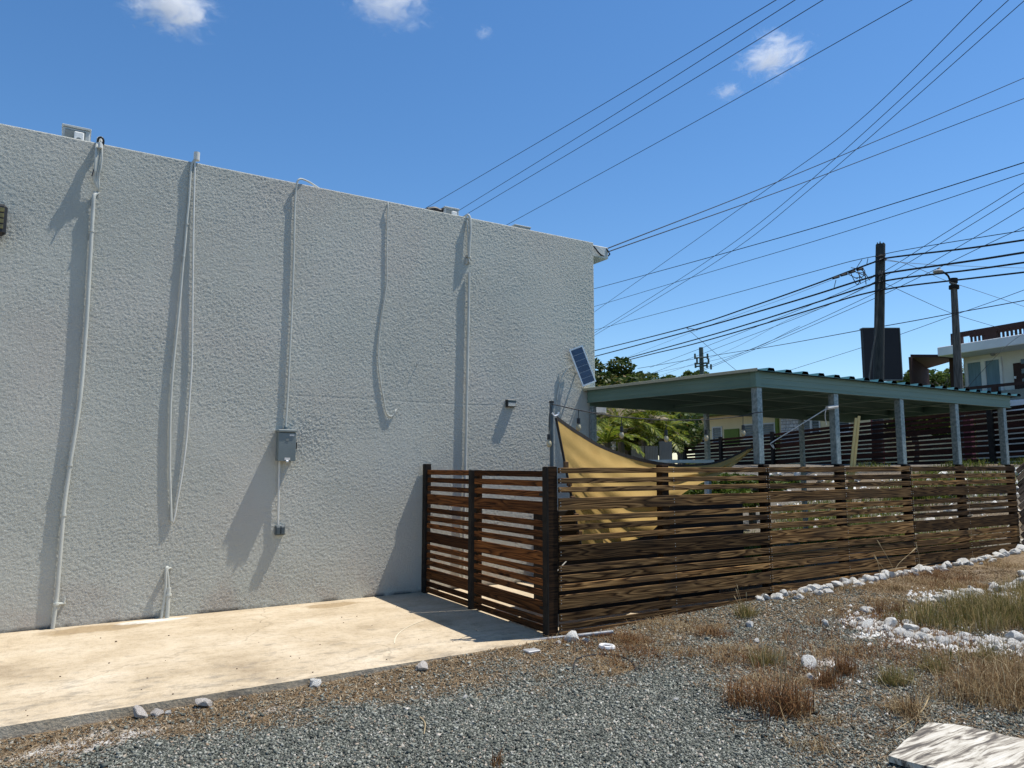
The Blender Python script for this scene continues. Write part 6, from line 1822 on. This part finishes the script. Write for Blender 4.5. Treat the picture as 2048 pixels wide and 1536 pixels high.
def tuft(px, py, n, h, spread, lean, mat, label, seed, wid=0.0025, heads=0, name='grass_tuft'):
    rng = np.random.default_rng(seed)
    p = G(px, py)
    nc = 7
    ca_x, ca_y = rng.normal(0, spread * 1.15, nc), rng.normal(0, spread * 0.9, nc)
    ch_ = rng.uniform(.35, 1.1, nc); ch_[0] = 1.1
    ci = rng.integers(0, nc, n)
    x, y = p.x + ca_x[ci] + rng.normal(0, spread * .62, n), p.y + ca_y[ci] + rng.normal(0, spread * .62, n)
    hv_ = ch_[ci]
    V_, Fc = blades(x, y, ground_z(x, y), h * hv_ * rng.uniform(.25, 1.3, n), np.abs(rng.normal(lean, lean * .9, n)), wid * rng.uniform(.6, 1.3, n), rng)
    V_ -= np.array(p)
    t = thing(name, label, 'weed', p)
    link('foliage', np_mesh('foliage', V_, Fc, M[mat], 3), (0, 0, 0), t)
    if heads:
        mb = MB()
        rr2 = random.Random(seed)
        for _ in range(heads):
            b = p + Vector((rr2.gauss(0, spread * .5), rr2.gauss(0, spread * .5), 0)); L = h * rr2.uniform(1.2, 1.9)
            dv = Vector((rr2.gauss(0, .3), rr2.gauss(0, .3), 1)).normalized()
            e = b + dv * L
            mb.tube([b, b.lerp(e, .5) + Vector((.01, 0, 0)), e, e + dv * 0.03, e + dv * .06], [.0022, .002, .0018, .006, .001], 5)
        part('stem', mb, M['straw'], t)
    return t
tuft(1550, 1415, 800, 0.25, 0.12, .7, 'rust_blade', 'large rusty brown weed clump at the edge of the grey gravel', 41, heads=14)
tuft(1510, 1400, 260, 0.20, 0.08, .7, 'rust_blade', 'smaller dark weed beside the large rusty clump', 42)
tuft(1535, 1330, 350, 0.16, 0.06, .5, 'green_blade', 'yellow green tuft just behind the large rusty clump', 43, heads=2)
tuft(1778, 1370, 500, 0.16, 0.075, .7, 'green_blade', 'green tuft with two upright stalks in the open gravel', 44, heads=3)
tuft(1872, 1345, 400, 0.17, 0.06, .6, 'green_blade', 'green weed below the loose row of white rocks', 45, heads=2)
tuft(1655, 1370, 400, 0.15, 0.06, .5, 'rust_blade', 'reddish weed right of the large rusty clump', 46, heads=3)
tuft(1700, 1345, 350, 0.14, 0.05, .5, 'rust_blade', 'slender reddish weed in the middle of the gravel', 47, heads=3)
tuft(1815, 1430, 450, 0.15, 0.07, 1.0, 'dry', 'sprawling straw coloured tuft near the weathered board', 48, heads=2)
tuft(1620, 1500, 260, 0.08, 0.07, .9, 'dry', 'low dry tuft near the lower edge of the gravel', 49)
tuft(1490, 1232, 420, 0.15, 0.07, .7, 'green_blade', 'yellowish grass tuft at the foot of the long fence', 50, heads=6)
tuft(1275, 1285, 420, 0.085, 0.07, .9, 'rust_blade', 'low rusty weed in front of the metal pipe end', 51)
tuft(1430, 1270, 480, 0.10, 0.09, .9, 'rust_blade', 'wide low rusty weed in front of the fence', 52, heads=3)
tuft(1088, 1360, 160, 0.05, 0.05, 1.2, 'litter', 'small brown weed in the gravel near the corner', 53)
tuft(993, 1535, 60, 0.09, 0.02, .35, 'rust_blade', 'single dark seedling at the lower edge of the gravel', 54)
tuft(1785, 1225, 260, 0.16, 0.06, .5, 'rust_blade', 'reddish weed at the head of the loose rock row', 55, heads=3)
tuft(1960, 1330, 500, 0.22, 0.10, .5, 'green_blade', 'green and gold tuft at the far side of the loose rocks', 56, heads=5)
tuft(1790, 1180, 150, 0.12, 0.05, .5, 'dry', 'dry weed with long stems leaning before the fence', 57, name='tall_weed')
# long seed stems in front of the fence
sm2 = MB()
for pl in (((1796, 1172), (1783, 1130), (1757, 1085)), ((1800, 1165), (1792, 1135), (1830, 1098)), ((1838, 1150), (1838, 1115), (1833, 1092)), ((1760, 1160), (1757, 1130), (1751, 1115)), ((1775, 1170), (1768, 1140), (1752, 1118))):
    b = G(*pl[0]); y0 = b.y
    P = [b, PY(pl[1][0], pl[1][1], y0 + .03), PY(pl[2][0], pl[2][1], y0 + .06)]
    s = spline(P, 4); sm2.tube(s + [s[-1] + (s[-1] - s[-2]).normalized() * .05], [.0026] * (len(s) - 1) + [.008, .002], 5)
solo('seed_stems', sm2, M['straw'], 'long thin dry seed stems leaning against the view of the fence', 'weed')

# loose things on the ground
b = G(1042, 1290); e = G(1226, 1272)
solo('metal_pipe', MB().tube([b + Vector((0, 0, .03)), e + Vector((0, 0, .04))], 0.021, 10), M['galv_pipe'], 'grey metal pipe lying on the ground below the corner post', 'pipe')
hp = [G(px, py) + Vector((0, 0, .012)) for px, py in ((1147, 1345), (1150, 1325), (1165, 1316), (1190, 1312), (1220, 1312), (1248, 1318), (1268, 1332), (1272, 1345))]
solo('black_hose', MB().tube(spline(hp, 6), 0.006, 6), M['cable_black'], 'thin dark hose curving in a loop on the gravel', 'hose')
rp_ = G(1214, 1298)
ring = MB().tube([rp_ + Vector((.055 * math.cos(a * .5236), .075 * math.sin(a * .5236), .02)) for a in range(13)], 0.022, 7)
solo('white_ring', ring, M['white_paint'], 'white ring shaped scrap lying on the gravel near the pipe', 'scrap')
gp = G(1066, 1303)
solo('grey_scrap', MB().cbox(gp.x - .09, gp.x + .05, gp.y - .06, gp.y + .05, gp.z - .01, gp.z + .022, 0.006), M['zinc'], 'dull grey scrap sheet in the litter left of the pipe stones', 'scrap')
for pl, lb in (([(1622, 1455), (1640, 1475), (1662, 1485)], 'short dark twig lying on the open gravel'), ([(1455, 1440), (1490, 1446), (1530, 1442)], 'thin curved twig beneath the large rusty weed'), ([(840, 1438), (850, 1450), (848, 1472)], 'hooked pale twig in the gravel'),
               ([(1860, 1395), (1840, 1430), (1790, 1465)], 'long pale stem bending over the gravel near the board')):
    P = [G(*p) + Vector((0, 0, .012)) for p in pl]
    solo('twig', MB().tube(spline(P, 5), [.006 - .0003 * i for i in range(11)], 6), M['straw'] if 'pale' in lb else M['twig'], lb, 'twig')
# dirt crumbs on the slab
cr_ = MB()
rc = random.Random(2)
for k in range(34):
    t_ = rc.random() ** 2
    x_ = rc.uniform(-.2, 3.9); y_ = 6.26 + .1 + t_ * 2.6
    s = rc.uniform(.003, .008) * (1.6 if rc.random() < .1 else 1)
    cr_.sphere((x_, y_, s * .5), s, 5, 4, (1.2, 1, .7))
tag(link('dirt_crumbs', cr_.mesh('dirt_crumbs', M['twig'])), 'dark crumbs of dirt scattered over the pale slab', 'dirt', kind='stuff')

# weathered board at the lower right corner
wbm = MB()
zz_ = max(p.z for p in (bp1, bp2)) + 0.025
N1 = 14
def bq(u, v):
    p = bp1.lerp(bp4, u).lerp(bp2.lerp(bp3, u), v)
    return Vector((p.x, p.y, zz_ + 0.012 * math.sin(u * 9 + v * 2) + 0.01 * mnoise.noise(Vector((u * 6, v * 4, 1)))))
vs = [bq(i / N1, j / N1) for j in range(N1 + 1) for i in range(N1 + 1)]
nb = len(vs)
fs = [(j * (N1 + 1) + i, (j + 1) * (N1 + 1) + i, (j + 1) * (N1 + 1) + i + 1, j * (N1 + 1) + i + 1) for j in range(N1) for i in range(N1)]
ed = [i for i in range(N1 + 1)] + [j * (N1 + 1) + N1 for j in range(1, N1 + 1)] + [N1 * (N1 + 1) + i for i in range(N1 - 1, -1, -1)] + [j * (N1 + 1) for j in range(N1 - 1, 0, -1)]
vs2 = vs + [vs[i] - Vector((0, 0, 0.035)) for i in ed]
fs += [(ed[k], ed[(k + 1) % len(ed)], nb + (k + 1) % len(ed), nb + k) for k in range(len(ed))]
wbm.add(vs2, fs); wbm.smooth = True
solo('weathered_board', wbm, M['board'], 'weathered white board with grey streaks lying flat by the dry grass', 'board', origin=bp1)

# ================================================================== CLOUDS
def cloud(label, px, py, d, w_px, h_px, seed, dens, rot=0.0):
    c = PF(px, py, d)
    s = d / F
    import bmesh
    bm = bmesh.new(); bmesh.ops.create_icosphere(bm, subdivisions=3, radius=1.0)
    me = bpy.data.meshes.new('cloud'); bm.to_mesh(me); bm.free()
    me.materials.append(cloud_mat('cloud_%d' % seed, seed, 1, dens))
    o = link('cloud', me, c, None, (0, 0, YAW * 0))
    fwd_ = (c - EYE).normalized()
    right = fwd_.cross(Vector((0, 0, 1))).normalized(); up_ = right.cross(fwd_)
    R = Matrix((right, fwd_, up_)).transposed()
    R = R @ Matrix.Rotation(rot, 3, 'Y')
    o.rotation_euler = R.to_euler()
    o.scale = (w_px * s / 2, max(w_px, h_px) * s / 3.2, h_px * s / 2)
    return tag(o, label, 'cloud')
CD = 0.036
cloud('thick white cloud in the sky above the end of the building with the floodlight', 345, 8, 1200, 330, 215, 1, CD)
cloud('thin torn cloud at the top of the sky near the middle', 780, 8, 1200, 320, 190, 2, CD * .5)
cloud('bright white curved cloud among the overhead wires', 1550, 112, 1200, 245, 165, 3, CD)
cloud('small faint cloud just below the bright curved cloud', 1455, 182, 1200, 120, 70, 4, CD * .6)
cloud('tiny faint wisp of cloud over the roof', 968, 66, 1200, 70, 60, 6, CD * .6)
